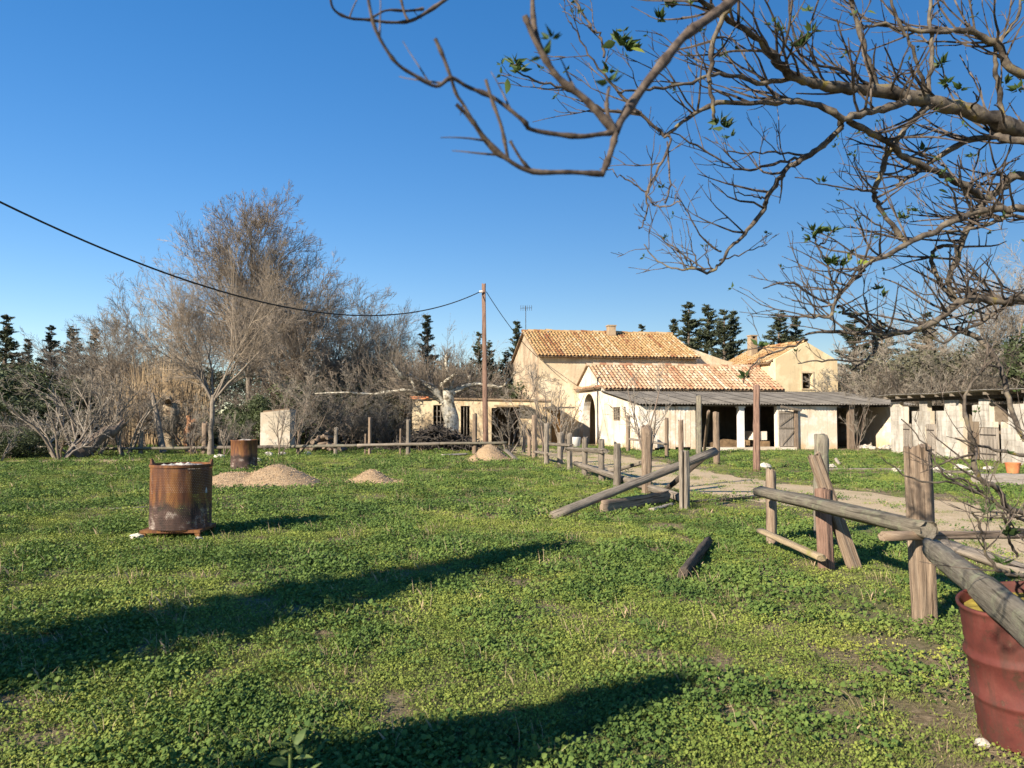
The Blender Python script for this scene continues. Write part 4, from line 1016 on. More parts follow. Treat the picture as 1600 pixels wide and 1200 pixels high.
# --- evergreen shrubs
EV = [(22, 29, 664, 1.5, 'ever2', 'low black green bush at the left edge beside the straw mound'), (60, 31, 668, 1.3, 'ever1', 'low dark bush just left of the straw mound'),
      (20, 40, 600, 1.5, 'ever2', 'dark green shrub at the left edge below the cypresses'),
      (72, 44, 560, 1.3, 'ever1', 'olive green shrub under the third cypress from the left'),
      (135, 46, 575, 1.3, 'ever2', 'green shrub behind the fig stems on the left'),
      (205, 42, 628, 1.3, 'ever1', 'dark shrub behind the fallen trunk'),
      (388, 37, 612, 0.9, 'ever1', 'dark ivy covered shrub left of the concrete tank'),
      (368, 40, 632, 1.2, 'ever2', 'dark shrub behind the trunk of the spreading tree'),
      (560, 46, 530, 0.8, 'olive1', 'ivy green tree crown above the log pile'),
      (520, 44, 590, 1.3, 'ever2', 'dark green shrub behind the log pile'),
      (600, 43, 588, 1.2, 'olive1', 'brownish evergreen shrub left of the plane tree limbs'),
      (478, 43, 620, 1.3, 'ever1', 'dark shrub right of the concrete tank'),
      (1390, 50, 548, 1.3, 'olive1', 'olive grey bush right of the small gabled house'),
      (1450, 47, 540, 1.5, 'olive1', 'broad olive grey bush behind the stable roof'),
      (1530, 45, 528, 1.4, 'olive1', 'olive grey bush behind the right part of the stable roof'),
      (1598, 42, 505, 1.3, 'ever1', 'green bush at the right edge above the stable roof'),
      (660, 50, 572, 1.5, 'olive1', 'brown green bush behind the annex roof'),
      (745, 52, 575, 1.5, 'ever2', 'dark bush behind the annex beside the utility pole'),
      (265, 48, 560, 1.2, 'olive1', 'olive bush behind the cane thicket')]
for px, d, yt, wd, k, lb in EV: plant(k, 'evergreen_shrub', lb, 'shrub', px, d, yt, wd, 'evergreen shrubs behind the paddock')
# --- bare thickets
TK = [(30, 36, 640, 1.3, 'thk2', 'dark leafless thicket at the left edge'),
      (85, 34, 628, 1.1, 'thk1', 'grey leafless thicket left of the fig stems'),
      (205, 36, 560, 1.1, 'thk3', 'tall brown thicket behind the fallen trunk'),
      (250, 38, 585, 1.1, 'thk2', 'dark brown thicket around the pollard stumps'),
      (292, 36, 610, 1.0, 'thk1', 'grey thicket between the orange stump and the spreading tree'),
      (368, 34, 645, 0.7, 'thk1', 'thin thicket just right of the spreading trunk'),
      (415, 42, 560, 1.0, 'thk3', 'brown thicket over the concrete tank, left side'),
      (470, 40, 590, 1.0, 'thk1', 'arching grey thicket over the right side of the concrete tank'),
      (508, 41, 560, 1.0, 'thk1', 'arching grey thicket between tank and log pile'),
      (548, 36, 618, 1.1, 'thk2', 'dark thicket behind the tall white rail post'),
      (590, 38, 605, 1.1, 'thk1', 'grey thicket left of the black brush pile'),
      (625, 44, 560, 1.1, 'thk3', 'reddish brown thicket behind the left plane limb'),
      (690, 46, 556, 1.1, 'thk3', 'reddish brown thicket behind the plane trunk'),
      (735, 47, 560, 1.1, 'thk3', 'reddish brown thicket left of the utility pole'),
      (780, 48, 568, 1.1, 'thk1', 'grey brown thicket right of the utility pole'),
      (1345, 44, 560, 1.1, 'thk2', 'dark brush against the right corner of the small gabled house'),
      (1385, 43, 570, 1.2, 'thk1', 'grey brush over the ruined right end of the shed roof'),
      (1430, 42, 545, 1.2, 'thk1', 'tall grey brush left of the stable roof middle'),
      (1475, 41, 552, 1.2, 'thk2', 'dark brown brush behind the stable roof middle'),
      (1520, 40, 545, 1.2, 'thk1', 'grey brush behind the second half of the stable roof'),
      (1570, 38, 535, 1.2, 'thk2', 'dark brush at the right end of the stable roof'),
      (1370, 50, 520, 1.1, 'thk1', 'high grey brush left behind the olive bush'),
      (1480, 50, 512, 1.2, 'thk1', 'high grey brush behind the olive bushes'),
      (180, 32.5, 655, 0.9, 'thk2', 'low dark brush under the fallen trunk'),
      (610, 37, 640, 1.1, 'thk2', 'low dark brush behind the rail, left of the brush pile')]
for px, d, yt, wd, k, lb in TK: plant(k, 'leafless_thicket', lb, 'thicket', px, d, yt, wd, 'leafless thickets round the farm')
FG = [(96, 28.5, 592, 1.0, 'fig1', 'many stemmed pale fig bush on the straw mound'),
      (150, 30.5, 556, 1.0, 'fig2', 'pale fig tree with upright stems beside the fallen trunk'),
      (196, 31.0, 566, 1.0, 'fig2', 'pale fig tree with arching stems right of the fallen trunk'),
      (122, 31.0, 568, 0.9, 'fig1', 'pale fig bush between straw mound and fallen trunk'),
      (0, 26.5, 640, 1.0, 'fig2', 'pale arching stem cut off by the left edge')]
for px, d, yt, wd, k, lb in FG: plant(k, 'fig_tree', lb, 'fig tree', px, d, yt, wd, 'bare fig trees on the left')
SP = [(438, 30.5, 592, 0.8, 'sap', 'thin pale sapling left of the concrete tank'),
      (466, 31.2, 600, 1.0, 'sap', 'forked sapling at the rail right of the concrete tank'),
      (352, 30.0, 640, 0.8, 'sap', 'thin sapling left of the far rusty drum'),
      (385, 30.2, 655, 0.8, 'sap', 'thin sapling right behind the far rusty drum'),
      (795, 33.0, 620, 1.1, 'fig2', 'pale branching shrub right of the utility pole before the annex'),
      (848, 30.5, 560, 0.9, 'sap', 'leafless young tree before the farmhouse corner'),
      (880, 33.5, 580, 0.8, 'fig2', 'bent leafless young tree before the annex door'),
      (1010, 24.0, 560, 0.9, 'sap', 'leafless young tree with forked trunk before the plank wall'),
      (1338, 34.5, 612, 0.7, 'sap', 'curved pale sapling leaning at the open end of the shed'),
      (300, 30.8, 640, 0.8, 'sap', 'thin grey sapling beside the orange stump')]
for px, d, yt, wd, k, lb in SP: plant(k, 'sapling', lb, 'sapling', px, d, yt, wd, 'leafless saplings about the yard')

# cane thicket
g = rng(91); n = 700; q = np.zeros((n, 4, 3)); q[:, 0, 0] = g.uniform(-21.5, -16.2, n); q[:, 0, 1] = g.uniform(40.5, 43, n)
hh = g.uniform(2.4, 5.2, n) * (1 - 0.35 * np.abs((q[:, 0, 0] + 18.9) / 2.7) ** 2)
dx = g.normal(size=(n, 2)) * 0.09
for k in range(1, 4): q[:, k, :2] = q[:, 0, :2] + dx * hh[:, None] * (k / 3) ** 1.6; q[:, k, 2] = hh * k / 3
V, Q = tube_arrays(q, np.full((n, 4), 0.016) * np.array([1, 0.9, 0.7, 0.4]), 3)
tag(wobj('cane_thicket', V, Q, MAT['cane']), 'tan cane thicket behind the pollard stumps', 'canes', kind='stuff')

# far wood closing the horizon
g = rng(92); n = 120000
x = g.uniform(-75, 90, n); y = g.uniform(64, 80, n); top = 4.0 + 3.0 * fbm(x * 0.16, y * 0.05, 5) + 1.0 * fbm(x * 0.9, y * 0.1, 6)
z = top * g.uniform(0, 1, n) ** 0.7
V, Q = leaf_quads(np.stack([x, y, z], -1), 0.07, 0.17, g)
fw = wobj('far_wood', V, Q, MAT['conifer']); tag(fw, 'dark far-off wood closing the horizon behind the farm', 'wood', kind='stuff')

# --- pollarded plane tree, limbs traced at the tree's own distance
PD = 37.5
def trace(pts, d0, d1, r0, r1, n=14):
    m = len(pts); q = [P(px, py, d0 + (d1 - d0) * k / (m - 1)) for k, (px, py) in enumerate(pts)]
    return resample(q, np.linspace(r0, r1, m), n)
plane = thing('plane_tree', 'pollarded plane tree with white mottled bark and knobbly limbs', 'tree', (P(706, 690, PD).x, PD, 0))
limbs = [trace([(706, 703), (706, 680), (704, 655), (701, 630), (700, 610)], PD, PD, 0.42, 0.30),
         trace([(692, 628), (684, 614), (672, 604), (654, 594), (640, 588), (630, 589), (618, 576), (610, 563)], PD, PD - 1, 0.17, 0.07),
         trace([(690, 626), (676, 618), (656, 613), (636, 609), (610, 612), (578, 616), (540, 613), (492, 615)], PD, PD + 1.0, 0.11, 0.035),
         trace([(698, 616), (706, 598), (700, 582), (697, 568), (698, 553)], PD, PD, 0.12, 0.08),
         trace([(702, 616), (716, 606), (728, 606), (735, 596), (731, 584), (732, 574)], PD, PD + 0.6, 0.12, 0.08),
         trace([(706, 618), (726, 604), (745, 600), (762, 602), (784, 605), (797, 592), (806, 580)], PD, PD - 0.5, 0.11, 0.045),
         trace([(700, 612), (690, 602), (704, 590), (712, 584)], PD, PD - 1.2, 0.10, 0.06),
         trace([(640, 589), (646, 600), (648, 612)], PD - 0.7, PD - 0.7, 0.07, 0.05)]
V, Q = tube_arrays(np.array([limbs[0][0]]), np.array([limbs[0][1]]), 12)
V = V + 0.05 * np.stack([np.sin(V[:, 2] * 5 + V[:, 0] * 7), np.cos(V[:, 2] * 6), 0 * V[:, 2]], -1)
wobj('trunk', V, Q, MAT['bark_plane'], plane, True)
LP = np.array([l[0] for l in limbs[1:]]); LR = np.array([l[1] for l in limbs[1:]])
gg = rng(93); LR = LR * (1 + 0.32 * gg.normal(size=LR.shape).clip(-1, 1.6))
for k in range(len(LP)):
    V, Q = tube_arrays(LP[k:k + 1], LR[k:k + 1], 8); wobj('limb', V, Q, MAT['bark_plane'], plane, True)
P1, R1 = grow(LP, LR, 85, 0.05, 1.0, 1.1, 0.45, 5, 0.16, 0.35, 0.10, gg, 0.010, 0.5, 2.3)
P2, R2 = grow(P1, R1, 5, 0.2, 1.0, 0.6, 0.45, 3, 0.7, 0.15, 0.12, gg, 0.008)
V, Q = merge([tube_arrays(P1, R1, 3), tube_arrays(P2, R2, 3)]); wobj('crown', V, Q, MAT['twig_brown'], plane)

# --- pollard stumps on the left
def stump(name, label, px, ybase, d, ytop, wpx, mat, seed, knobs):
    g = rng(seed); b = P(px, ybase, d); x0 = b.x; z1 = P(px, ytop, d).z; r = wpx * d / F / 2
    root = thing(name, label, 'stump', (x0, d, 0), 'cut stumps behind the rail')
    pts = [(x0 + g.normal() * 0.04, d, z1 * k / 5) for k in range(6)]
    q, rr_ = resample(pts, r * np.array([1.25, 0.9, 0.85, 1.0, 1.25, 0.9]), 14)
    V, Q = tube_arrays(q[None], rr_[None], 9); V = V + 0.18 * r * np.stack([np.sin(V[:, 2] * 11 + V[:, 1] * 9), np.cos(V[:, 2] * 9 + V[:, 0] * 8), 0 * V[:, 2]], -1)
    wobj('trunk', V, Q, MAT[mat], root, True)
    for k in range(knobs):
        a = k * 2.1 + g.uniform(0, 1); e = Vector((x0 + math.cos(a) * r * 1.3, d + math.sin(a) * r * 1.2, z1 + g.uniform(0.05, 0.3)))
        q, rr_ = resample([(x0, d, z1 - 0.25), ((x0 + e.x) / 2, (d + e.y) / 2, z1 + 0.02), tuple(e)], [r * 0.55, r * 0.45, r * 0.5], 7)
        V, Q = tube_arrays(q[None], rr_[None], 7); wobj('knob', V, Q, MAT[mat], root, True)
stump('pollard_stump', 'thick cream pollard stump with knobbly head left of the spreading tree', 265, 690, 36, 632, 22, 'stump', 5, 3)
stump('pollard_stump', 'reddish cut stump standing beside the spreading tree trunk', 296, 700, 33, 660, 15, 'stump_red', 6, 2)
q, rr_ = resample([P(256, 712, 32), P(252, 690, 32.3), P(246, 655, 32.6), P(238, 615, 33)], [0.16, 0.13, 0.12, 0.08], 10)
V, Q = tube_arrays(q[None], rr_[None], 8)
tag(wobj('leaning_tree', V, Q, MAT['bark_pale'], None, True), 'slim bare trunk leaning left in front of the cream stump', 'tree')
q, rr_ = resample([P(118, 712, 29.5), P(135, 700, 29.7), P(160, 680, 30.0), P(178, 672, 30.2), P(196, 660, 30.4)], [0.42, 0.33, 0.26, 0.2, 0.13], 14)
q[0, 2] = 0.05
V, Q = tube_arrays(q[None], rr_[None], 10); V = V + 0.05 * np.stack([0 * V[:, 0], np.sin(V[:, 0] * 8), np.cos(V[:, 0] * 9 + V[:, 1] * 6)], -1)
tag(wobj('fallen_tree', V, Q, MAT['bark_brown'], None, True), 'dark fallen trunk lying under the fig stems on the left', 'tree')

# --- shade trees standing out of the picture, left of the camera: their shadows cross the paddock
def shade_tree(base, top, wdt, seed, label):
    g = rng(seed); root = thing('ivy_clad_tree', label, 'tree', (*base, 0))
    b = np.array([*base, 0.0]); t_ = np.array(top, float); s = np.linspace(0, 1, 8)[:, None]
    q = b + (t_ - b) * s
    V, Q = tube_arrays(q[None], (0.16 * (1.1 - s[:, 0]))[None], 8); wobj('trunk', V, Q, MAT['bark_brown'], root, True)
    n = 7000; s = g.beta(1.1, 1.0, n)[:, None]; wd = wdt * (1 - s) ** 0.75
    c = b + (t_ - b) * s + g.normal(size=(n, 3)) * wd * 0.45
    V, Q = leaf_quads(c, 0.05, 0.11, g); wobj('crown', V, Q, MAT['evergreen'], root)
hd = np.array([math.cos(R_(SUN_AZ)), math.sin(R_(SUN_AZ))])
def off(sx, sy, h): q = np.array([sx, sy]) - hd * h / math.tan(R_(SUN_EL)); return (q[0], q[1], h)
shade_tree((-7.4, 0.4), off(0.75, 9.6, 4.6), 1.15, 1, 'leaning ivy clad tree outside the picture, left of the camera')
shade_tree((-4.3, 0.6), off(0.95, 4.6, 3.0), 0.75, 2, 'small ivy clad tree outside the picture, nearest the camera')

# ================================================================= TIMBER, DRUMS, HEAPS
def log_mesh(name, L, r, seed, sides=16, rings=12, rough=0.12, taper=0.0, split=0.0, flat=1.0, slant=0.0, bend=0.0):
    """a weathered pole along local +Z with real ends; optional open split down one side"""
    if split: sides = 56
    g = rng(seed); V, Q = [], []
    vn1 = np.repeat(g.uniform(0, 1, sides), 4)[:sides] if split else g.uniform(0, 1, sides); ph = g.uniform(0, 6.28, 4); am = rough * r * g.uniform(0.4, 1, 4)
    for k in range(rings):
        s = k / (rings - 1)
        for j in range(sides):
            a = 2 * math.pi * j / sides
            rr = r * 0.93 * (1 - taper * s) * (1 + 0.05 * math.sin(3.1 * s + ph[3])) + am[0] * math.sin(2 * a + ph[0]) + am[1] * math.sin(3 * a + ph[1] + s) + am[2] * math.sin(5 * a + ph[2] + 2 * s) + g.normal() * rough * r * (0.12 if split else 0.45) + rough * r * 0.9 * (vn1[j] - 0.5)
            if split:
                da = abs((a - split + math.pi) % (2 * math.pi) - math.pi)
                if da < 0.13: rr *= 0.5
            x = rr * math.cos(a) + bend * math.sin(math.pi * s); y = rr * math.sin(a) * flat
            z = L * s + (slant * x if k == rings - 1 else 0) + (g.normal() * 0.22 * r if k == rings - 1 else 0)
            V.append((x, y, z))
    for k in range(rings - 1):
        for j in range(sides):
            a, b = k * sides + j, k * sides + (j + 1) % sides; Q.append([a, b, b + sides, a + sides])
    polys = [list(range(sides))[::-1], [(rings - 1) * sides + j for j in range(sides)]]
    return fast_mesh(name, V, Q, polys=polys, smooth=False)
SEED = [300]
def pole(name, a, b, r, mat, parent=None, twist=0.0, **kw):
    """a pole from world point a to world point b"""
    a, b = Vector(a), Vector(b); d = b - a; SEED[0] += 1
    me = log_mesh(name, d.length, r, SEED[0], **kw)
    for p_ in me.polygons: p_.use_smooth = len(p_.vertices) == 4 and not kw.get('split')
    M = Matrix.Translation(a) @ d.to_track_quat('Z', 'Y').to_matrix().to_4x4() @ Matrix.Rotation(twist, 4, 'Z')
    return mobj(name, me, MAT[mat], parent, M)
def post_at(px, ybase, ytop, wpx, mat, name='post', parent=None, d=None, dx=0.0, **kw):
    b = G(px, ybase) if d is None else Vector(((px - 800) / F * d, d, 0))
    t = P(px + dx, ytop, b.y)
    return pole(name, (b.x, b.y, -0.06), t, wpx * b.y / F / 2, mat, parent, **kw)

# ---- near rail fence
near = thing('rail_fence', 'broken timber rail fence nearest the camera beside the red drum', 'fence', (3.2, 6.0, 0))
p1 = post_at(1446, 972, 700, 38, 'wood_brown', 'post', near, dx=-13, split=2.6, rough=0.10, sides=20, slant=0.1, taper=0.03)
p1['label'] = 'thick split reddish post'
p2 = post_at(1290, 890, 766, 25, 'wood_red', 'post', near, dx=-6, split=2.9, rough=0.12)
p3 = post_at(1206, 853, 735, 17, 'wood_brown', 'post', near, dx=-2, rough=0.1)
pole('rail', P(1185, 768, 9.25), P(1452, 829, 5.82), 0.074, 'wood_lichen', near, rough=0.09, sides=16, taper=0.0, bend=0.02)
pole('rail', P(1188, 829, 9.2), P(1284, 872, 7.85), 0.055, 'wood_moss', near, flat=0.7, rough=0.1)
pole('rail', P(1378, 838, 5.80), P(1690, 835, 6.6), 0.036, 'wood_brown', near, rough=0.1, bend=0.01)
pole('rail', P(1455, 856, 5.55), Vector((1.62, 1.95, 0.80)), 0.070, 'wood_lichen', near, rough=0.10, sides=18, rings=20, bend=0.015)
pole('rail', P(1472, 850, 5.75), P(1640, 905, 5.0), 0.075, 'wood_grey', near, flat=0.6, rough=0.12)
tag(pole('leaning_post', G(1338, 889) - Vector((0, 0, 0.05)), P(1272, 712, 8.15), 0.074, 'wood_brown', None, rough=0.1, split=2.7), 'brown post leaning left against the near fence rail', 'post')
tag(post_at(1283, 842, 680, 21, 'wood_lichen', 'gate_post', None, dx=-1), 'grey lichened post rising behind the leaning brown post', 'post')

# ---- drive fence, broken down
drive = thing('rail_fence', 'row of short grey posts with broken rails along the track', 'fence', (G(940, 750).x, G(940, 750).y, 0))
for px, yb, yt, wd, mt in ((964, 764, 692, 12, 'wood_grey'), (940, 750, 687, 11, 'wood_grey'), (914, 743.5, 684, 10, 'wood_grey'), (890, 734.5, 678, 9, 'wood_grey'), (875, 725.5, 676, 8, 'wood_grey'), (854, 726, 661, 8, 'wood_grey')):
    post_at(px, yb, yt, wd, mt, 'post', drive, rough=0.1, slant=0.15)
pole('rail', P(860, 694, 25), P(893, 696, 22.3), 0.09, 'wood_grey', drive, flat=0.6, rough=0.12)
pole('rail', P(888, 701, 22.4), P(946, 705, 18.9), 0.10, 'wood_grey', drive, flat=0.6, rough=0.12)
pole('rail', P(836, 706, 28.5), P(858, 709, 25.0), 0.08, 'wood_grey', drive, flat=0.7)
tag(pole('fallen_rail', P(899, 724, 21.5), P(1063, 777, 13.9), 0.075, 'wood_grey', None, rough=0.1), 'long fallen rail slanting down behind the crossed pole', 'rail')
tag(pole('fallen_rail', P(948, 739, 19.0), P(1003, 723, 17.0), 0.085, 'wood_grey', None, flat=0.6, rough=0.12), 'short broken rail propped between the grey posts', 'rail')
tag(pole('propped_pole', G(862, 812) + Vector((0, 0, 0.05)), P(1117, 706, 14.4), 0.075, 'wood_grey', None, rough=0.1, taper=-0.1), 'long grey pole propped across a post, its foot in the grass', 'pole')
tag(pole('propped_pole', G(1042, 768) + Vector((0, 0, 0.06)), P(1114, 704, 14.9), 0.06, 'wood_dark', None, rough=0.12), 'dark pole crossing behind the long propped pole', 'pole')
tag(post_at(1069, 796, 705, 16, 'wood_grey', 'fence_post', None, rough=0.1, split=2.8), 'grey post carrying the long propped pole', 'post')
tag(post_at(1063.5, 765, 657, 8, 'wood_brown', 'fence_post', None, d=17.2), 'thin tall post just behind the post carrying the propped pole', 'post')
tag(post_at(1010, 775, 668, 15, 'wood_brown', 'fence_post', None, rough=0.16, slant=0.5), 'gnarled brown post behind the fallen rail', 'post')
tag(post_at(835, 716, 649, 8, 'wood_brown', 'fence_post', None), 'tall pale post left end of the track fence', 'post')
tag(post_at(827, 712, 671, 5.5, 'wood_brown', 'fence_post', None), 'short thin post left of the tall pale one at the fence end', 'post')
tag(post_at(818, 708, 664, 6, 'wood_grey', 'fence_post', None, dx=1), 'grey post right of the far sawdust heap', 'post')
tag(post_at(981, 704, 650, 7, 'wood_brown', 'fence_post', None, d=34.0), 'brown post against the corner of the white shed wall', 'post')
tag(post_at(1041.5, 716, 653, 6.5, 'wood_brown', 'fence_post', None), 'brown post before the plank wall of the shed', 'post')
tag(post_at(1092, 712, 619, 9, 'wood_lichen', 'tall_post', None), 'tall lichened pole at the left side of the shed opening', 'post')
tag(post_at(1119.5, 726, 644, 9, 'wood_brown', 'fence_post', None, rough=0.12, dx=-1), 'pale knotty post before the dark shed opening', 'post')
tag(post_at(1182, 736.5, 602, 10.5, 'wood_red', 'tall_post', None), 'tall reddish brown pole before the shed door', 'post')
tag(pole('leaning_stake', G(1100, 708), P(1107, 642, 31.0), 0.07, 'wood_brown', None), 'leaning stake right of the tall lichened pole', 'stake')
tag(pole('yard_rail', P(984, 686, 29.0), P(1040, 694, 27.5), 0.08, 'wood_grey', None, flat=0.6), 'short rail beside the brown post before the plank wall', 'rail')
tag(pole('grey_plank', G(940, 806) + Vector((0, 0, 0.12)), G(1044, 789) + Vector((0, 0, 0.15)), 0.13, 'wood_brown', None, flat=0.25, twist=math.pi / 2), 'flat weathered plank lying under the propped pole', 'plank')
tag(pole('wood_splinter', G(1018, 801) + Vector((0, 0, 0.05)), G(1050, 793) + Vector((0, 0, 0.06)), 0.05, 'wood_door', None, flat=0.5), 'pale splintered board at the end of the flat plank', 'board')
tag(pole('fallen_log', G(1067, 911) + Vector((0, 0, 0.085)), G(1107, 857) + Vector((0, 0, 0.085)), 0.06, 'wood_dark', None, rough=0.12), 'dark short log lying alone in the grass', 'log')
tag(pole('shadow_strip', G(1080, 787) + Vector((0, 0, 0.03)), G(1192, 779) + Vector((0, 0, 0.04)), 0.03, 'wood_dark', None), 'thin dark strip standing in for a cast shadow across the track edge', 'pole')  # cast shadow on the ground, modelled as a thin dark bar
# yard litter by the track on the right
for (px, py, L, ang, r, mt, lb) in ((1312, 728, 0.5, 1.9, 0.05, 'wood_door', 'small pale stick standing up in the yard grass'), (1345, 736, 2.6, 0.02, 0.05, 'wood_grey', 'grey pole lying along the yard edge behind the leaning post'), (1470, 741, 2.4, 0.05, 0.06, 'wood_grey', 'grey pole lying in the rubble right of the split post'), (1570, 756, 1.5, 0.18, 0.13, 'wood_door', 'pale split log lying at the right edge by the orange pot'), (1585, 762, 1.3, 0.1, 0.10, 'wood_door', 'second pale split log under the orange pot')):
    b = G(px, py); d = Vector((math.cos(ang), math.sin(ang) * 0.6, 0.8 if ang > 1 else 0.0)).normalized()
    tag(pole('lying_pole', b - d * L / 2 * (0 if ang > 1 else 1) + Vector((0, 0, r * 0.8)), b + d * L / 2 + Vector((0, 0, r * 0.8)), r, mt, None, rough=0.12), lb, 'pole', 'timber lying in the yard')
V = []
b = G(1583, 745); n = 14
rings = [(0.14, 0.0), (0.16, 0.12), (0.19, 0.26), (0.2, 0.27), (0.17, 0.265), (0.13, 0.04)]
for r, z in rings: V += [(b.x + r * math.cos(k * 6.283 / n), b.y + r * math.sin(k * 6.283 / n), z + 0.1) for k in range(n)]
Q = [[i * n + k, i * n + (k + 1) % n, (i + 1) * n + (k + 1) % n, (i + 1) * n + k] for i in range(len(rings) - 1) for k in range(n)]
tag(wobj('clay_pot', V, Q, MAT['orange_clay'], None, True, polys=[list(range(5 * n, 6 * n))]), 'orange clay pot on the pale logs at the right edge', 'pot')
# stones
def stone(label, x, y, r, seed, mat='stone', group='stones in the yard', z=0.0):
    g = rng(seed); V, Q = [], []; n, m = 8, 5
    for i in range(m):
        t = math.pi * (0.06 + 0.88 * i / (m - 1))
        for k in range(n):
            a = 2 * math.pi * k / n; q = r * (1 + 0.25 * g.normal() * 0.6)
            V.append((x + q * math.sin(t) * math.cos(a) * 1.25, y + q * math.sin(t) * math.sin(a), z + r * 0.45 - q * 0.62 * math.cos(t)))
    for i in range(m - 1):
        for k in range(n): Q.append([i * n + k, i * n + (k + 1) % n, (i + 1) * n + (k + 1) % n, (i + 1) * n + k])
    return tag(wobj('stone', V, Q, MAT[mat], None, False, polys=[list(range(n))[::-1], list(range((m - 1) * n, m * n))]), label, 'stone', group)
g = rng(400)
def near_rows(specs):
    for i, (px, py, r, lb) in enumerate(specs):
        q = G(px, py); stone(lb, q.x, q.y, r, 410 + i)
near_rows([(1300, 732, 0.12, 'pale stone beside the small standing stick'), (1195, 733, 0.16, 'grey stone right of the tall reddish pole'), (1400, 738, 0.12, 'pale stone left of the split post'),
           (1466, 737, 0.14, 'pale stone just right of the split post'), (1485, 746, 0.10, 'small stone below the rubble right of the split post'), (1500, 735, 0.16, 'larger stone in the rubble before the stable'),
           (1518, 742, 0.12, 'stone in the rubble left of the pale logs'), (1545, 736, 0.13, 'stone in the rubble before the stable doors'), (420, 713, 0.16, 'white stone behind the rail right of the far drum'),
           (440, 712, 0.14, 'white stone behind the rail, second from the far drum'), (480, 711, 0.13, 'white stone behind the rail below the log pile'), (343, 717, 0.16, 'white stone left of the far drum'), (402, 722, 0.13, 'pale stone at the foot of the far drum'),
           (850, 1060, 0.018, 'tiny white pebble in the foreground grass'), (1535, 1165, 0.03, 'small pale stone at the foot of the red drum')])
g = rng(401)
for k in range(26):      # rubble heap at the ruined shed end
    q = Vector((fs.p(g.uniform(11.2, 13.4), g.uniform(-0.7, 0.3), 0)))
    stone('pale rubble stone in the heap at the ruined shed end', q.x, q.y, g.uniform(0.08, 0.2), 500 + k, 'stone', 'rubble at the ruined shed end')

# ---- far paddock rail
far = thing('rail_fence', 'long single rail fence on thin posts closing the paddock', 'fence', (-5.0, 31.0, 0))
RD = 31.0
ks = [(165, 701), (300, 700), (430, 698), (560, 696), (690, 693), (790, 692)]
for (a, ya), (b, yb) in zip(ks[:-1], ks[1:]):
    pole('rail', P(a - 2, ya, RD), P(b + 2, yb, RD - 0.0 + 0.05), 0.062, 'wood_lichen' if a % 4 else 'wood_grey', far, rough=0.08)
for px, yt, wd, mt in ((221, 674, 7, 'wood_grey'), (320, 661, 8, 'wood_brown'), (467, 668, 4, 'wood_brown'), (525, 668, 6, 'wood_grey'), (578, 652, 5.5, 'wood_brown'), (571, 678, 3, 'wood_brown'), (638, 655, 7, 'wood_grey'), (626, 670, 3, 'wood_brown'), (742, 647, 7, 'wood_brown'), (345, 672, 5, 'wood_brown')):
    post_at(px, 0, yt, wd, mt, 'post', far, d=RD + 0.16, rough=0.1, slant=0.2)

# ---- utility pole and cables
up0 = Vector(((759 - 800) / F * 36, 36.0, 0)); upt = P(756, 443, 36.0)
tag(pole('utility_pole', up0, upt, 0.125, 'wood_red', None, taper=0.3, rings=12), 'tall brown wooden utility pole before the farmhouse', 'utility pole')
def cable(name, label, a, b, sag, r=0.02, n=60):
    t = np.linspace(0, 1, n)[:, None]; a = np.array(a, float); b = np.array(b, float)
    q = a + (b - a) * t; q[:, 2] -= 4 * sag * (t * (1 - t))[:, 0]
    V, Q = tube_arrays(q[None], np.full((1, n), r), 5)
    return tag(wobj(name, V, Q, MAT['cable'], None, True), label, 'cable')
at_ = P(750, 456, 35.9)
cable('overhead_cable', 'long black cable sagging from the utility pole across the sky', at_, (-14.0, 8.0, 9.0), 3.2, 0.024)
cable('overhead_cable', 'short dark cable from the utility pole to the farmhouse corner', P(760, 456, 35.9), fm.p(-0.05, -0.1, 5.0), 0.25, 0.018)
cable('overhead_cable', 'thin cable along the farmhouse front down to the arch wall', fm.p(0.0, -0.2, 4.98), fa.p(0.4, -0.15, 3.2), 0.1, 0.012)
ins = thing('insulator', 'small white insulator near the top of the utility pole', 'insulator', tuple(P(752, 456, 35.85)))
V, Q = tube_arrays([[tuple(P(749, 456, 35.84)), tuple(P(754, 455, 35.84))]], [[0.06, 0.04]], 8); wobj('body', V, Q, MAT['white_paint'], ins)

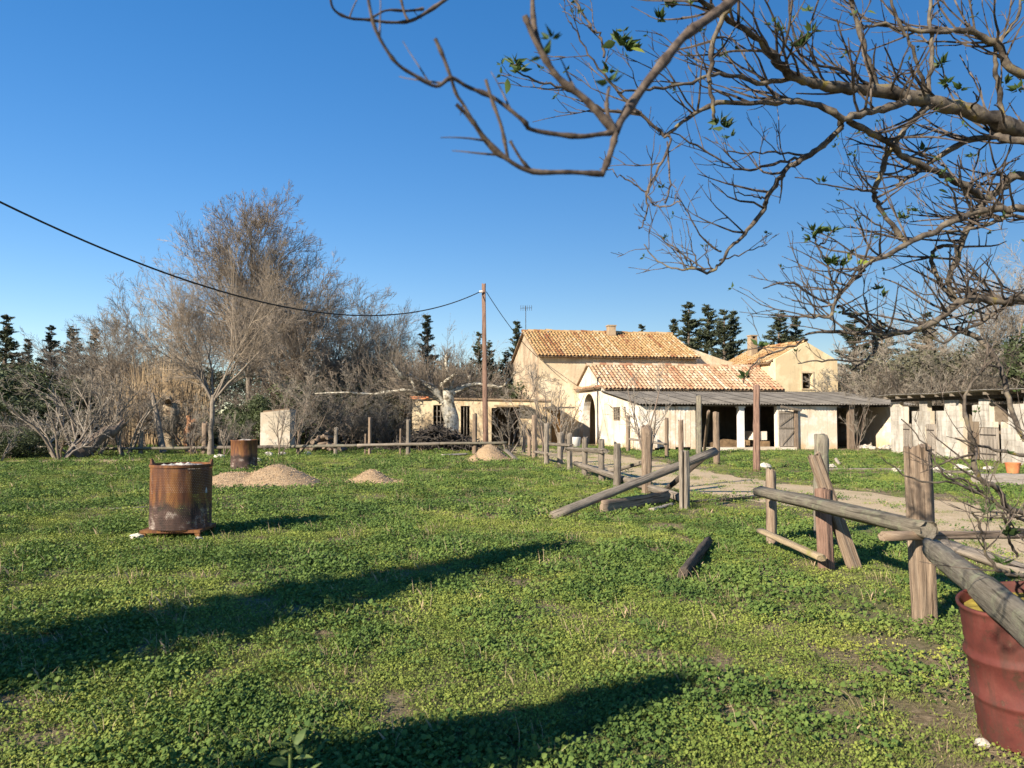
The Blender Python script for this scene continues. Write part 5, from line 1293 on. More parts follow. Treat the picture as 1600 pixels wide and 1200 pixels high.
# ---- rusty drums
def rust(name, perf=False, soot=True):
    m, t, b = nodes_of(name)
    v = coords(t, 'Object'); vs = coords(t, 'Object', (3, 3, 0.5))
    f = noise(t, vs, 3.0, 7, 0.7); f2 = noise(t, v, 5, 6, 0.7)
    c = ramp(t, f, [(0.32, (0.05, 0.022, 0.014)), (0.46, (0.125, 0.05, 0.022)), (0.58, (0.21, 0.09, 0.027)), (0.72, (0.22, 0.125, 0.045))])
    sx = nd(t, 'ShaderNodeSeparateXYZ'); t.links.new(v, sx.inputs[0])
    if soot:   # burnt lower third with pale ash marks, a worn band of its own
        ma = nd(t, 'ShaderNodeMath', operation='MULTIPLY_ADD'); ma.inputs[1].default_value = 0.45
        t.links.new(noise(t, v, 2.6, 6, 0.75), ma.inputs[0]); t.links.new(sx.outputs[2], ma.inputs[2])
        burnt = ramp(t, f2, [(0.40, (0.035, 0.024, 0.02)), (0.56, (0.085, 0.05, 0.04)), (0.68, (0.36, 0.30, 0.25))])
        c = mixc(t, ramp(t, ma.outputs[0], [(0.62, (0.95,) * 3), (0.72, (0,) * 3)]), c, burnt)
    b.inputs['Roughness'].default_value = 0.75; b.inputs['Specular IOR Level'].default_value = 0.3
    if perf:
        at2 = nd(t, 'ShaderNodeMath', operation='ARCTAN2'); t.links.new(sx.outputs[1], at2.inputs[0]); t.links.new(sx.outputs[0], at2.inputs[1])
        def saw(src, k, off=None):
            m1 = nd(t, 'ShaderNodeMath', operation='MULTIPLY'); m1.inputs[1].default_value = k; t.links.new(src, m1.inputs[0]); s_ = m1.outputs[0]
            if off is not None:
                a1 = nd(t, 'ShaderNodeMath', operation='ADD'); t.links.new(s_, a1.inputs[0]); t.links.new(off, a1.inputs[1]); s_ = a1.outputs[0]
            return s_
        rows = saw(sx.outputs[2], 1 / 0.021)
        fl = nd(t, 'ShaderNodeMath', operation='FLOOR'); t.links.new(rows, fl.inputs[0])
        hf = nd(t, 'ShaderNodeMath', operation='MULTIPLY'); hf.inputs[1].default_value = 0.5; t.links.new(fl.outputs[0], hf.inputs[0])
        cols = saw(at2.outputs[0], 0.385 / 0.024, hf.outputs[0])
        def cen(s_):
            f_ = nd(t, 'ShaderNodeMath', operation='FRACT'); t.links.new(s_, f_.inputs[0])
            s2 = nd(t, 'ShaderNodeMath', operation='SUBTRACT'); s2.inputs[1].default_value = 0.5; t.links.new(f_.outputs[0], s2.inputs[0])
            p2 = nd(t, 'ShaderNodeMath', operation='MULTIPLY'); t.links.new(s2.outputs[0], p2.inputs[0]); t.links.new(s2.outputs[0], p2.inputs[1]); return p2.outputs[0]
        ad = nd(t, 'ShaderNodeMath', operation='ADD'); t.links.new(cen(rows), ad.inputs[0]); t.links.new(cen(cols), ad.inputs[1])
        lt = nd(t, 'ShaderNodeMath', operation='LESS_THAN'); lt.inputs[1].default_value = 0.05; t.links.new(ad.outputs[0], lt.inputs[0])
        tr = nd(t, 'ShaderNodeBsdfTransparent'); mx = nd(t, 'ShaderNodeMixShader'); t.links.new(lt.outputs[0], mx.inputs[0])
        t.links.new(b.outputs[0], mx.inputs[1]); t.links.new(tr.outputs[0], mx.inputs[2]); t.links.new(mx.outputs[0], t.nodes['Material Output'].inputs[0])
    t.links.new(c, b.inputs['Base Color']); bump(t, b, f2, 0.5, 0.01)
    return m
MAT['rust_perf'] = rust('rust_perf', True); MAT['rust'] = rust('rust', False, True); MAT['rust_plain'] = rust('rust_plain', False, False)
def lathe(prof, n=40, c=(0, 0, 0)):
    V = [(c[0] + r * math.cos(2 * math.pi * k / n), c[1] + r * math.sin(2 * math.pi * k / n), c[2] + z) for r, z in prof for k in range(n)]
    Q = [[i * n + k, i * n + (k + 1) % n, (i + 1) * n + (k + 1) % n, (i + 1) * n + k] for i in range(len(prof) - 1) for k in range(n)]
    return np.array(V), np.array(Q)
bx = G(282, 838); R0 = 0.385
dn = thing('perforated_drum', 'rusty perforated steel drum on a square base in the grass', 'drum', (bx.x, bx.y, 0))
V, Q = lathe([(R0, 0.13 + 0.82 * k / 14) for k in range(15)], 48); me = fast_mesh('drum_wall', V, Q, smooth=True)
mobj('drum_wall', me, MAT['rust_perf'], dn, Matrix.Translation((bx.x, bx.y, 0)))
V, Q = lathe([(R0 - 0.012, 0.93), (R0 + 0.012, 0.93), (R0 + 0.012, 0.965), (R0 - 0.012, 0.965), (R0 - 0.012, 0.93)], 48)
mobj('rim', fast_mesh('rim', V, Q), MAT['rust_plain'], dn, Matrix.Translation((bx.x, bx.y, 0)))
V, Q = lathe([(0.001, 0.93), (0.12, 0.965), (0.2, 0.94), (0.29, 0.95), (R0 - 0.02, 0.90), (R0 - 0.02, 0.6)], 28); V = V + rng(1).normal(size=V.shape) * 0.012
mobj('ash_fill', fast_mesh('ash_fill', V, Q), MAT['ash'], dn, Matrix.Translation((bx.x, bx.y, 0)))
for sx_ in (-1, 1):
    V, Q = hexa([(sx_ * R0 - 0.02, -0.05, 0.94), (sx_ * R0 + 0.02, -0.05, 0.94), (sx_ * R0 + 0.02, 0.05, 0.94), (sx_ * R0 - 0.02, 0.05, 0.94), (sx_ * R0 - 0.006 + sx_ * 0.02, -0.02, 1.03), (sx_ * R0 + 0.006 + sx_ * 0.02, -0.02, 1.03), (sx_ * R0 + 0.006 + sx_ * 0.02, 0.02, 1.03), (sx_ * R0 - 0.006 + sx_ * 0.02, 0.02, 1.03)])
    mobj('lug', fast_mesh('lug', V, Q), MAT['rust_plain'], dn, Matrix.Translation((bx.x, bx.y, 0)))
fb_ = Frame(bx.x - 0.40, bx.y - 0.37, R_(4))
put('base_plate', [box(fb_, 0.02, 0.78, 0.02, 0.70, 0.09, 0.127)], MAT['rust_plain'], dn)
for u_, w_ in ((0.03, 0.03), (0.71, 0.03), (0.03, 0.65), (0.71, 0.65)): put('leg', [box(fb_, u_, u_ + 0.06, w_, w_ + 0.06, -0.02, 0.084)], MAT['rust_plain'], dn)
stone('pale stone under the left foot of the perforated drum', bx.x - 0.42, bx.y - 0.33, 0.08, 440); stone('small stone under the right foot of the perforated drum', bx.x + 0.38, bx.y - 0.36, 0.05, 441)
b2 = G(381, 735)
d2 = thing('rusty_drum', 'plain rusty drum standing behind the long sawdust heap', 'drum', (b2.x, b2.y, 0))
V, Q = lathe([(0.375, 0), (0.38, 0.03), (0.375, 0.06), (0.375, 0.42), (0.384, 0.45), (0.375, 0.48), (0.375, 0.86), (0.388, 0.875), (0.388, 0.90), (0.36, 0.90), (0.36, 0.3)], 40)
mobj('drum_wall', fast_mesh('drum_wall', V, Q, smooth=True), MAT['rust'], d2, Matrix.Translation((b2.x, b2.y, 0)))
V, Q = lathe([(0.001, 0.90), (0.2, 0.88), (0.359, 0.80)], 24); V = V + rng(2).normal(size=V.shape) * 0.015
mobj('ash_fill', fast_mesh('ash_fill', V, Q), MAT['ash'], d2, Matrix.Translation((b2.x, b2.y, 0)))
# red oil drum by the near rail, leaning
def redpaint():
    m, t, b = nodes_of('red_paint')
    v = coords(t, 'Object'); f = noise(t, v, 4, 7, 0.7); f2 = noise(t, coords(t, 'Object', (2, 2, 0.4)), 7, 5, 0.7)
    c = ramp(t, f, [(0.3, (0.065, 0.020, 0.016)), (0.5, (0.115, 0.031, 0.024)), (0.7, (0.155, 0.050, 0.038))])
    c = mixc(t, ramp(t, f2, [(0.46, (0,) * 3), (0.64, (0.8,) * 3)]), c, (0.07, 0.034, 0.025))
    f4 = noise(t, v, 9, 8, 0.8); c = mixc(t, ramp(t, f4, [(0.54, (0,) * 3), (0.59, (0.85,) * 3)]), c, (0.06, 0.032, 0.02))
    f3 = noise(t, v, 18, 6, 0.7); c = mixc(t, ramp(t, f3, [(0.62, (0,) * 3), (0.72, (0.5,) * 3)]), c, (0.22, 0.12, 0.085))
    t.links.new(c, b.inputs['Base Color']); b.inputs['Roughness'].default_value = 0.68; b.inputs['Specular IOR Level'].default_value = 0.22
    bump(t, b, f4, 0.35, 0.006); return m
MAT['red_paint'] = redpaint()
RB = Matrix.Translation((2.63, 3.86, 0.0)) @ Matrix.Rotation(R_(-9.0), 4, 'Y') @ Matrix.Rotation(R_(2.0), 4, 'X')
rd = thing('red_drum', 'faded red ribbed oil drum under the near fence rail', 'drum', (2.63, 3.86, 0))
prof = [(0.277, -0.04), (0.286, -0.03), (0.286, 0.0), (0.28, 0.02)]
for z in np.linspace(0.04, 0.25, 6): prof.append((0.281 + 0.004 * math.sin(z * 90), z))
prof += [(0.281, 0.27), (0.294, 0.285), (0.294, 0.30), (0.281, 0.315), (0.281, 0.49), (0.294, 0.505), (0.294, 0.52), (0.281, 0.535)]
for z in np.linspace(0.56, 0.74, 6): prof.append((0.281 + 0.005 * math.sin(z * 85), z))
prof += [(0.281, 0.765), (0.291, 0.775), (0.291, 0.79), (0.278, 0.793), (0.272, 0.78), (0.270, 0.55)]
prof = [(r_, z_ * 0.90) for r_, z_ in prof]
V, Q = lathe(prof, 64); mobj('drum_wall', fast_mesh('drum_wall', V, Q, smooth=True), MAT['red_paint'], rd, RB)
V, Q = lathe([(0.001, 0.66), (0.10, 0.663), (0.20, 0.657), (0.271, 0.66)], 30); V[:, 2] += rng(3).normal(size=len(V)) * 0.004
MAT['scum'] = simple('scum', [(0.35, (0.16, 0.12, 0.03)), (0.6, (0.33, 0.26, 0.05)), (0.75, (0.20, 0.19, 0.05))], 6, bmp=0.4)
mobj('contents', fast_mesh('contents', V, Q), MAT['scum'], rd, RB)

# ---- sawdust heaps
def sawmat():
    m, t, b = nodes_of('sawdust'); v = coords(t, 'World')
    f = noise(t, v, 24, 6, 0.8); f2 = noise(t, v, 3, 4)
    c = ramp(t, f, [(0.3, (0.20, 0.125, 0.065)), (0.5, (0.42, 0.29, 0.165)), (0.72, (0.60, 0.45, 0.28))]); c = mixc(t, ramp(t, f2, [(0.4, (0.0,) * 3), (0.7, (0.4,) * 3)]), c, (0.36, 0.23, 0.12))
    t.links.new(c, b.inputs['Base Color']); b.inputs['Roughness'].default_value = 0.95; bump(t, b, f, 1.0, 0.04); return m
MAT['sawdust'] = sawmat()
def heap(label, cx, cy, rx, ry, h, seed, peaks):
    n = 46; V, Q = [], []
    for i in range(n):
        for j in range(n):
            a = -1 + 2 * i / (n - 1); b = -1 + 2 * j / (n - 1)
            edge = 1 + 0.18 * (vnoise(np.array([math.atan2(b, a) * 1.4 + 9]), np.array([seed * 1.0]), seed)[0] - 0.5) * 2
            r = math.hypot(a, b) / edge
            z = max(0, 1 - r) ** 0.8 * 0.35
            for (pa, pb, s, ph) in peaks: z = max(z, ph * math.exp(-(((a - pa) / s) ** 2 + ((b - pb) / (s * 1.3)) ** 2)) * min(1, max(0, 1.05 - r) * 3))
            x = cx + rx * a; y = cy + ry * b
            z = h * z * (0.86 + 0.28 * fbm(np.array([x * 3.5]), np.array([y * 3.5]), seed)[0]) + 0.045 * h * (vnoise(np.array([x * 16]), np.array([y * 16]), 3)[0] - 0.5) * (r < 1)
            V.append((x, y, z if r < 1 else -0.03))
    Q = [[i * n + j, (i + 1) * n + j, (i + 1) * n + j + 1, i * n + j + 1] for i in range(n - 1) for j in range(n - 1)]
    return tag(mobj('sawdust_heap', fast_mesh('sawdust_heap', V, Q, smooth=True), MAT['sawdust']), label, 'heap', 'sawdust heaps on the grass')
def chips(o_, n, seed, cx, cy, rx, ry):
    g = rng(seed); co = np.array([v.co[:] for v in o_.data.vertices]); co = co[co[:, 2] > 0.01]
    c = co[g.integers(0, len(co), n)] + g.normal(size=(n, 3)) * [0.03, 0.03, 0.004] + [0, 0, 0.006]
    a_ = g.uniform(0, 6.283, n // 5); q_ = 0.95 + np.abs(g.normal(size=n // 5)) * 0.14
    mn, mx_ = co.min(0), co.max(0); ce = (mn + mx_) / 2; hw = (mx_ - mn) / 2
    c = np.concatenate([c, np.stack([ce[0] + hw[0] * q_ * np.cos(a_), ce[1] + hw[1] * q_ * np.sin(a_), 0.03 + 0.05 * g.uniform(size=n // 5)], -1)])
    V, Q = leaf_quads(c, 0.006, 0.018, g, 1.2, 1.2); k_ = wobj('wood_chips', V, Q, MAT['chip'], o_); tag(k_, kind='stuff')
MAT['chip'] = simple('chip', [(0.3, (0.26, 0.165, 0.085)), (0.5, (0.46, 0.32, 0.185)), (0.7, (0.62, 0.47, 0.30))], 40, bmp=0)
hp = heap('long low sawdust heap with two humps before the plain drum', -5.66, 17.7, 1.55, 1.0, 0.50, 2, [(0.18, 0, 0.52, 0.98), (-0.40, -0.05, 0.5, 0.66)]); chips(hp, 5000, 1, -5.66, 17.7, 1.5, 1)
hp = heap('small rounded sawdust heap right of the long one', -3.32, 18.5, 0.74, 0.6, 0.33, 3, [(-0.05, 0, 0.55, 0.95)]); chips(hp, 1800, 2, 0, 0, 1, 1)
hp = heap('conical sawdust heap at the far end of the paddock', -0.72, 27.5, 1.12, 0.9, 0.60, 4, [(-0.08, 0, 0.5, 0.98)]); chips(hp, 2500, 3, 0, 0, 1, 1)
tag(pole('wood_board', P(790, 703, 27.2), P(812, 722, 26.5), 0.10, 'wood_grey', None, flat=0.35), 'grey board leaning on the right of the conical heap', 'board')
tag(pole('wood_beam', G(690, 714) + Vector((0, 0, 0.06)), G(730, 712) + Vector((0, 0, 0.06)), 0.07, 'wood_door', None, flat=0.6), 'pale beam lying left of the conical heap', 'beam')
tag(pole('wood_beam', G(170, 797) + Vector((0, 0, 0.02)), G(229, 794) + Vector((0, 0, 0.02)), 0.05, 'wood_door', None, flat=0.3), 'pale strip of wood lying left of the perforated drum', 'board')

# ---- log pile and brush pile
def logpile(px, d, n_, wdt, hgt, seed, label, grp, mat, L=0.6, r0=0.06, r1=0.13):
    g = rng(seed); x0 = (px - 800) / F * d
    for k in range(n_):
        t = g.uniform(-1, 1); z = hgt * (1 - abs(t)) * g.uniform(0, 1); a = g.normal() * 0.5
        c = Vector((x0 + t * wdt, d + g.uniform(-0.3, 0.3), z + 0.08)); dv = Vector((math.sin(a), -math.cos(a), 0.1 * g.normal())) * L / 2
        tag(pole('cut_log', c - dv, c + dv, g.uniform(r0, r1), mat, None, sides=9, rings=3), label, 'log', grp)
logpile(508, 34.0, 34, 0.8, 0.85, 1, 'cut log in the pile behind the rail', 'cut logs in one pile', 'wood_brown')
g = rng(95); n = 1500; c = np.stack([g.normal(size=n) * 1.25 + P(688, 690, 35.2).x, 35.2 + g.normal(size=n) * 0.4, 0 * g.normal(size=n)], -1)
c[:, 2] = g.uniform(0.02, 1, n) * np.maximum(0.1, 1.15 - 0.42 * np.abs(c[:, 0] - P(680, 690, 35.2).x))
d = norm(g.normal(size=(n, 3)) * [1, 1, 0.5]) * g.uniform(0.12, 0.4, n)[:, None]
V, Q = tube_arrays(np.stack([c - d, c + 0.08 * g.normal(size=(n, 3)), c + d], 1), np.full((n, 3), 0.025), 4)
MAT['char'] = simple('char', [(0.3, (0.028, 0.024, 0.02)), (0.7, (0.085, 0.07, 0.056))], 6, bmp=0)
tag(wobj('brush_pile', V, Q, MAT['char']), 'black pile of brushwood in front of the plane tree trunk', 'brush pile', kind='stuff')
# white bucket at the drive fence
b = G(900, 735); V, Q = lathe([(0.001, 0.0), (0.13, 0), (0.15, 0.28), (0.155, 0.29), (0.13, 0.28), (0.12, 0.05)], 18)
pb = P(900, 690, 24.0); tag(mobj('white_bucket', fast_mesh('white_bucket', V, Q, smooth=True), MAT['white_paint'], None, Matrix.Translation((pb.x, pb.y, pb.z - 0.15))), 'small white bucket hung on the grey track fence', 'bucket')

# ================================================================= OVERHANGING ELDER TREE (right, nearest the camera)
TX = Vector((4.55, 4.5, 0))
elder = thing('elder_tree', 'overhanging elder tree, bare branches and first leaves, top right', 'tree', tuple(TX))
def T_(z): return Vector((TX.x - 0.12 * z, TX.y - 0.06 * z, z))
q, r = resample([TX - Vector((0, 0, 0.1)), T_(0.8), T_(1.6), T_(2.4), T_(3.2), T_(4.0)], [0.19, 0.15, 0.13, 0.11, 0.08, 0.05], 16)
V, Q = tube_arrays(q[None], r[None], 12); V = V + 0.012 * np.stack([np.sin(V[:, 2] * 14 + V[:, 1] * 20), np.cos(V[:, 2] * 11), 0 * V[:, 2]], -1)
wobj('trunk', V, Q, MAT['bark_elder'], elder, True)
# (points in photograph pixels, distances d0..d1, widths in px at start..end, joins the trunk at this height or None)
MB_ = [
 ([(1600,204),(1555,188),(1506,171),(1461,161),(1420,150),(1368,142),(1322,137),(1278,131),(1240,120),(1221,105),(1202,79),(1176,56),(1142,34),(1112,15),(1085,-12)], 4.0, 3.0, 27, 6, 3.0),
 ([(1420,152),(1412,161),(1375,172),(1338,178),(1315,184),(1278,165),(1240,158),(1188,161),(1131,161),(1094,172),(1060,195),(1038,214)], 3.7, 3.2, 14, 5, None),
 ([(1240,121),(1188,129),(1150,120),(1116,116),(1094,124),(1045,135),(1000,139),(965,143)], 3.45, 3.0, 8, 3.5, None),
 ([(1150,-12),(1146,0),(1131,26),(1116,64),(1109,109),(1111,150),(1116,188)], 3.0, 3.2, 10, 6, None),
 ([(1315,184),(1313,202),(1289,225),(1262,244),(1236,259),(1218,281),(1199,311),(1191,334),(1165,364),(1142,386),(1124,412),(1109,426),(1086,420),(1060,420),(1030,409),(1004,382)], 3.6, 3.9, 11, 2, None),
 ([(1262,242),(1210,238),(1176,240),(1135,236)], 3.7, 3.5, 4, 2, None),
 ([(1247,249),(1202,257),(1161,266),(1109,240),(1067,214),(1030,212)], 3.7, 3.4, 5, 2, None),
 ([(1600,223),(1555,214),(1506,223),(1465,247),(1431,270),(1400,290)], 3.9, 4.2, 12, 5, 2.85),
 ([(1322,190),(1356,206),(1394,225),(1409,244),(1450,262),(1484,277),(1514,296),(1544,311)], 3.6, 4.1, 10, 11, None),
 ([(1600,276),(1570,289),(1544,311),(1517,349),(1502,382),(1487,424),(1482,447),(1496,473)], 4.1, 4.3, 13, 8, 2.6),
 ([(1457,163),(1431,184),(1405,214),(1386,240),(1379,270),(1367,292),(1369,315),(1382,337),(1416,379)], 3.75, 3.9, 10, 7, None),
 ([(1600,327),(1577,328),(1544,326),(1506,337),(1469,356),(1431,375),(1394,394),(1360,412),(1337,435),(1314,457),(1304,476),(1297,495),(1265,494)], 3.9, 3.6, 12, 4, 2.5),
 ([(1304,476),(1275,478),(1238,467)], 3.65, 3.6, 4, 2, None), ([(1299,476),(1246,447),(1218,442),(1193,450)], 3.65, 3.5, 4.5, 2, None),
 ([(1309,478),(1334,495),(1365,515)], 3.65, 3.9, 5, 5, None), ([(1304,455),(1298,435),(1290,405),(1276,382),(1270,362)], 3.62, 3.5, 4, 2.5, None),
 ([(1306,440),(1320,413),(1340,385),(1354,365)], 3.62, 3.6, 3, 1.6, None), ([(1278,384),(1290,376),(1302,360)], 3.55, 3.5, 3, 2, None),
 ([(1600,465),(1575,473),(1533,467),(1496,473),(1476,493),(1447,507),(1419,518),(1388,521),(1348,521),(1292,518),(1258,523)], 4.2, 3.8, 14, 3.5, 2.1),
 ([(1388,521),(1365,518),(1371,541),(1354,561),(1331,580)], 4.0, 3.9, 5, 2.5, None), ([(1350,565),(1292,563),(1246,568)], 3.95, 3.8, 3.5, 1.8, None),
 ([(1262,528),(1212,552),(1184,563),(1161,597)], 3.8, 3.6, 4, 1.8, None),
 ([(1600,472),(1561,486),(1533,504),(1504,517),(1470,535),(1440,515)], 4.2, 4.0, 7, 3, 2.0),
 ([(1496,512),(1527,527),(1552,555),(1568,590),(1580,640),(1600,690)], 4.15, 4.0, 9, 7, None),
 ([(1501,385),(1470,385),(1456,399),(1459,422),(1473,447),(1492,472)], 4.3, 4.3, 6, 7, None),
 ([(1600,337),(1562,345),(1525,356),(1480,362),(1450,361)], 4.0, 3.9, 7, 2.5, 2.4),
 ([(1600,118),(1562,75),(1525,52),(1499,47),(1450,49),(1375,39),(1349,43)], 3.9, 3.6, 13, 4, 3.4),
 ([(1371,140),(1352,86),(1341,45),(1330,0),(1326,-14)], 3.65, 3.5, 10, 6, None), ([(1446,150),(1456,94),(1454,45),(1454,-12)], 3.75, 3.7, 8, 5, None),
 ([(1450,150),(1435,105),(1424,71),(1405,34),(1390,-10)], 3.75, 3.6, 7, 4, None), ([(1568,185),(1562,142),(1555,109),(1559,68),(1590,30),(1595,-12)], 3.95, 3.8, 8, 4, None),
 ([(1360,133),(1319,112),(1270,98),(1248,80),(1262,49),(1281,-12)], 3.6, 3.3, 5, 3, None), ([(1248,82),(1240,45),(1229,-12)], 3.4, 3.3, 4, 3, None),
 ([(1038,212),(990,168),(948,122),(913,70),(888,31)], 3.2, 3.0, 6, 2, None), ([(944,92),(941,63),(925,42),(899,0),(893,-12)], 3.05, 3.0, 4, 4, None), ([(925,42),(905,34),(880,16)], 3.0, 3.0, 2.5, 1.5, None),
 ([(1000,176),(937,168),(885,140),(846,129),(815,115),(803,101)], 3.1, 2.9, 5, 2.5, None),
 ([(1038,214),(1046,217),(1035,252),(1011,297),(1018,318),(1039,322),(1062,314)], 3.2, 3.1, 5, 2.5, None), ([(1011,297),(1011,318),(1008,343),(1000,357)], 3.15, 3.1, 3.5, 2.5, None),
 ([(1044,220),(1046,273),(1041,318)], 3.2, 3.1, 3, 3, None), ([(1011,300),(985,285),(965,273),(948,262)], 3.15, 3.1, 3, 1.5, None),
 ([(1086,420),(1067,397),(1028,367)], 3.88, 3.8, 3, 1.4, None), ([(1090,417),(1080,380),(1071,345)], 3.88, 3.9, 2.6, 1.4, None), ([(1127,395),(1094,367),(1071,326),(1058,309)], 3.85, 3.7, 3.4, 1.4, None),
 ([(1124,407),(1157,397),(1199,382)], 3.88, 4.0, 3, 1.4, None), ([(1196,311),(1172,306),(1146,298)], 3.8, 3.7, 3, 1.5, None), ([(1113,424),(1104,400),(1108,376)], 3.88, 3.9, 2.4, 1.2, None),
 ([(1370,300),(1340,296),(1300,290),(1243,279)], 3.85, 3.6, 4, 2, None), ([(1416,379),(1385,360),(1355,340),(1312,312)], 3.9, 3.8, 4, 1.6, None), ([(1416,379),(1380,362),(1332,365)], 3.9, 3.8, 3, 1.4, None),
 ([(1520,690),(1510,658),(1506,638),(1514,606),(1534,582),(1556,560)], 3.9, 3.9, 7, 2.5, None), ([(1534,582),(1538,570),(1545,535)], 3.9, 3.9, 4, 3, None), ([(1600,800),(1560,765),(1530,745),(1521,700),(1520,688)], 4.1, 3.9, 8, 7, 0.9),
 ([(1640,830),(1600,813),(1581,802),(1541,778),(1490,755),(1433,751),(1377,715)], 4.0, 3.6, 6, 2, 0.8), ([(1640,720),(1600,712),(1550,702),(1530,696),(1494,686)], 4.0, 3.8, 7, 2.5, 1.2),
 ([(1541,778),(1527,762),(1500,748),(1479,748),(1462,720),(1442,690),(1408,655)], 3.85, 3.6, 4, 2, None), ([(1602,900),(1570,895),(1558,887),(1541,864),(1535,836),(1530,815),(1515,800)], 3.8, 3.6, 6, 3, 0.5),
 ([(1600,830),(1575,818),(1560,800),(1548,812)], 3.9, 3.7, 5, 3, 0.7), ([(1590,870),(1580,850),(1575,822),(1582,800)], 3.9, 3.8, 5, 3, None)]
NB_ = [
 ([(1175,-30),(1142,2),(1105,30),(1068,58),(1042,90),(1010,130),(975,180),(962,207)], 1.75, 1.5, 17, 15), ([(962,207),(916,157),(881,130),(860,105),(836,63),(820,24)], 1.5, 1.42, 14, 9),
 ([(846,80),(834,35),(832,-14)], 1.45, 1.45, 10, 8), ([(962,207),(958,225),(950,250),(940,274)], 1.5, 1.47, 12, 10), ([(942,272),(892,269),(832,268),(794,250),(759,217),(738,189),(713,163)], 1.47, 1.35, 9, 7),
 ([(794,250),(790,228),(783,196),(769,157),(759,124)], 1.42, 1.38, 6.5, 6), ([(832,268),(815,250),(797,220)], 1.43, 1.4, 6, 5), ([(962,206),(935,210),(899,213),(832,203),(818,189),(773,154),(731,136),(705,122),(682,135),(650,119),(622,101),(601,73),(584,38),(573,-14)], 1.5, 1.25, 9, 5.5),
 ([(705,122),(692,87),(680,60)], 1.35, 1.33, 7, 7), ([(705,122),(713,147),(727,168),(752,213),(775,240),(794,250)], 1.35, 1.42, 6, 5),
 ([(962,207),(950,180),(948,160),(952,135)], 1.5, 1.5, 10, 5), ([(515,-14),(521,14),(545,28),(577,31),(608,35),(640,33),(664,21),(698,-2),(710,-14)], 1.5, 1.7, 4, 7), ([(577,30),(584,26),(605,16),(636,17),(661,14)], 1.52, 1.65, 3, 5), ([(638,32),(632,20),(624,-12)], 1.6, 1.6, 4, 5)]
def limb(pts, d0, d1, w0, w1, join, near=False):
    m = len(pts); ds = np.linspace(d0, d1, m); q = [P(px, py, ds[k]) for k, (px, py) in enumerate(pts)]
    rad = [np.interp(k, [0, m - 1], [w0, w1]) * ds[k] / F / 2 for k in range(m)]
    if join is not None:
        t_ = T_(join); mid = (t_ + q[0]) / 2 + Vector((0, 0, 0.05)); q = [t_, mid] + q; rad = [rad[0] * 1.35, rad[0] * 1.15] + rad
    return resample(q, rad, max(12, 4 * len(q)))
EL, gE = [], rng(600)
NB_ = [(a_, b_, c_, d_ * 0.88, e_ * 0.88) for a_, b_, c_, d_, e_ in NB_]
for a_ in MB_:
    q, r = limb(*a_)
    q = q + gE.normal(size=q.shape) * 0.004
    r = r * (1 + 0.10 * gE.normal(size=r.shape)); EL.append((q, r))
    V, Q = tube_arrays(q[None], r[None], 8 if r.max() > 0.012 else 5); wobj('branch', V, Q, MAT['bark_elder' if r.max() > 0.009 else 'twig_elder'], elder, True)
NL = []
for i, (pts_, d0, d1, w0, w1) in enumerate(NB_):
    q, r = limb(pts_, d0, d1, w0, w1, None)
    if i == 0:   # carried back to the trunk above the frame
        ex = [T_(3.75), Vector((3.0, 3.4, 3.75)), Vector((1.6, 2.3, 3.1))]
        q2, r2 = resample(ex + [Vector(q[0])], [0.035, 0.028, 0.02, r[0]], 14); q = np.concatenate([q2[:-1], q]); r = np.concatenate([r2[:-1], r])
    if i == 11: pass
    r = r * (1 + 0.38 * (np.abs(np.sin(np.arange(len(r)) * 0.45 + i)) ** 14) + 0.05 * gE.normal(size=r.shape)); NL.append((q, r))
    V, Q = tube_arrays(q[None], r[None], 9); wobj('branch', V, Q, MAT['bark_near'], elder, True)
# twigs and leaf tufts along the traced branches
def as_arrays(L, n=14):
    return np.array([resample(q, r, n)[0] for q, r in L]), np.array([resample(q, r, n)[1] for q, r in L])
def branch_twigs(L, per_m, g, lmin, lmax, up=0.16, wig=0.14, rmin=0.0024):
    Pn, Rn = as_arrays(L); ln = np.linalg.norm(np.diff(Pn, axis=1), axis=2).sum(1)
    low = np.array([q[-1][2] < 1.75 for q in Pn]); cnt = np.maximum(1, (ln * np.where(low, per_m * 0.28, per_m)).astype(int))
    T1, S1 = grow(Pn, Rn, cnt, 0.08, 1.0, 0.8, 0.5, 6, 0.6, up, wig, g, rmin, lmin, lmax, True)
    S1 = np.minimum(S1, 0.0068 * (1 - 0.1 * np.arange(6))[None])
    T2, S2 = grow(T1, S1, 2, 0.2, 0.95, 0.7, 0.6, 5, 0.75, up, wig, g, rmin, lmin * 0.5, lmax * 0.6, True)
    return [(T1, S1), (T2, S2)]
tw = branch_twigs(EL, 11, gE, 0.07, 0.38)
twn = branch_twigs([NL[k] for k in (1, 4, 7, 9, 11, 12)], 7, gE, 0.02, 0.10, 0.05, 0.08, 0.0014)
V, Q = merge([tube_arrays(*t, 4) for t in tw] + [tube_arrays(twn[0][0], np.minimum(twn[0][1], 0.0028), 4)]); o_ = wobj('twigs', V, Q, MAT['twig_elder'], elder); tag(o_, kind='stuff')
# small knuckle buds on the near branch
V, Q = [], []
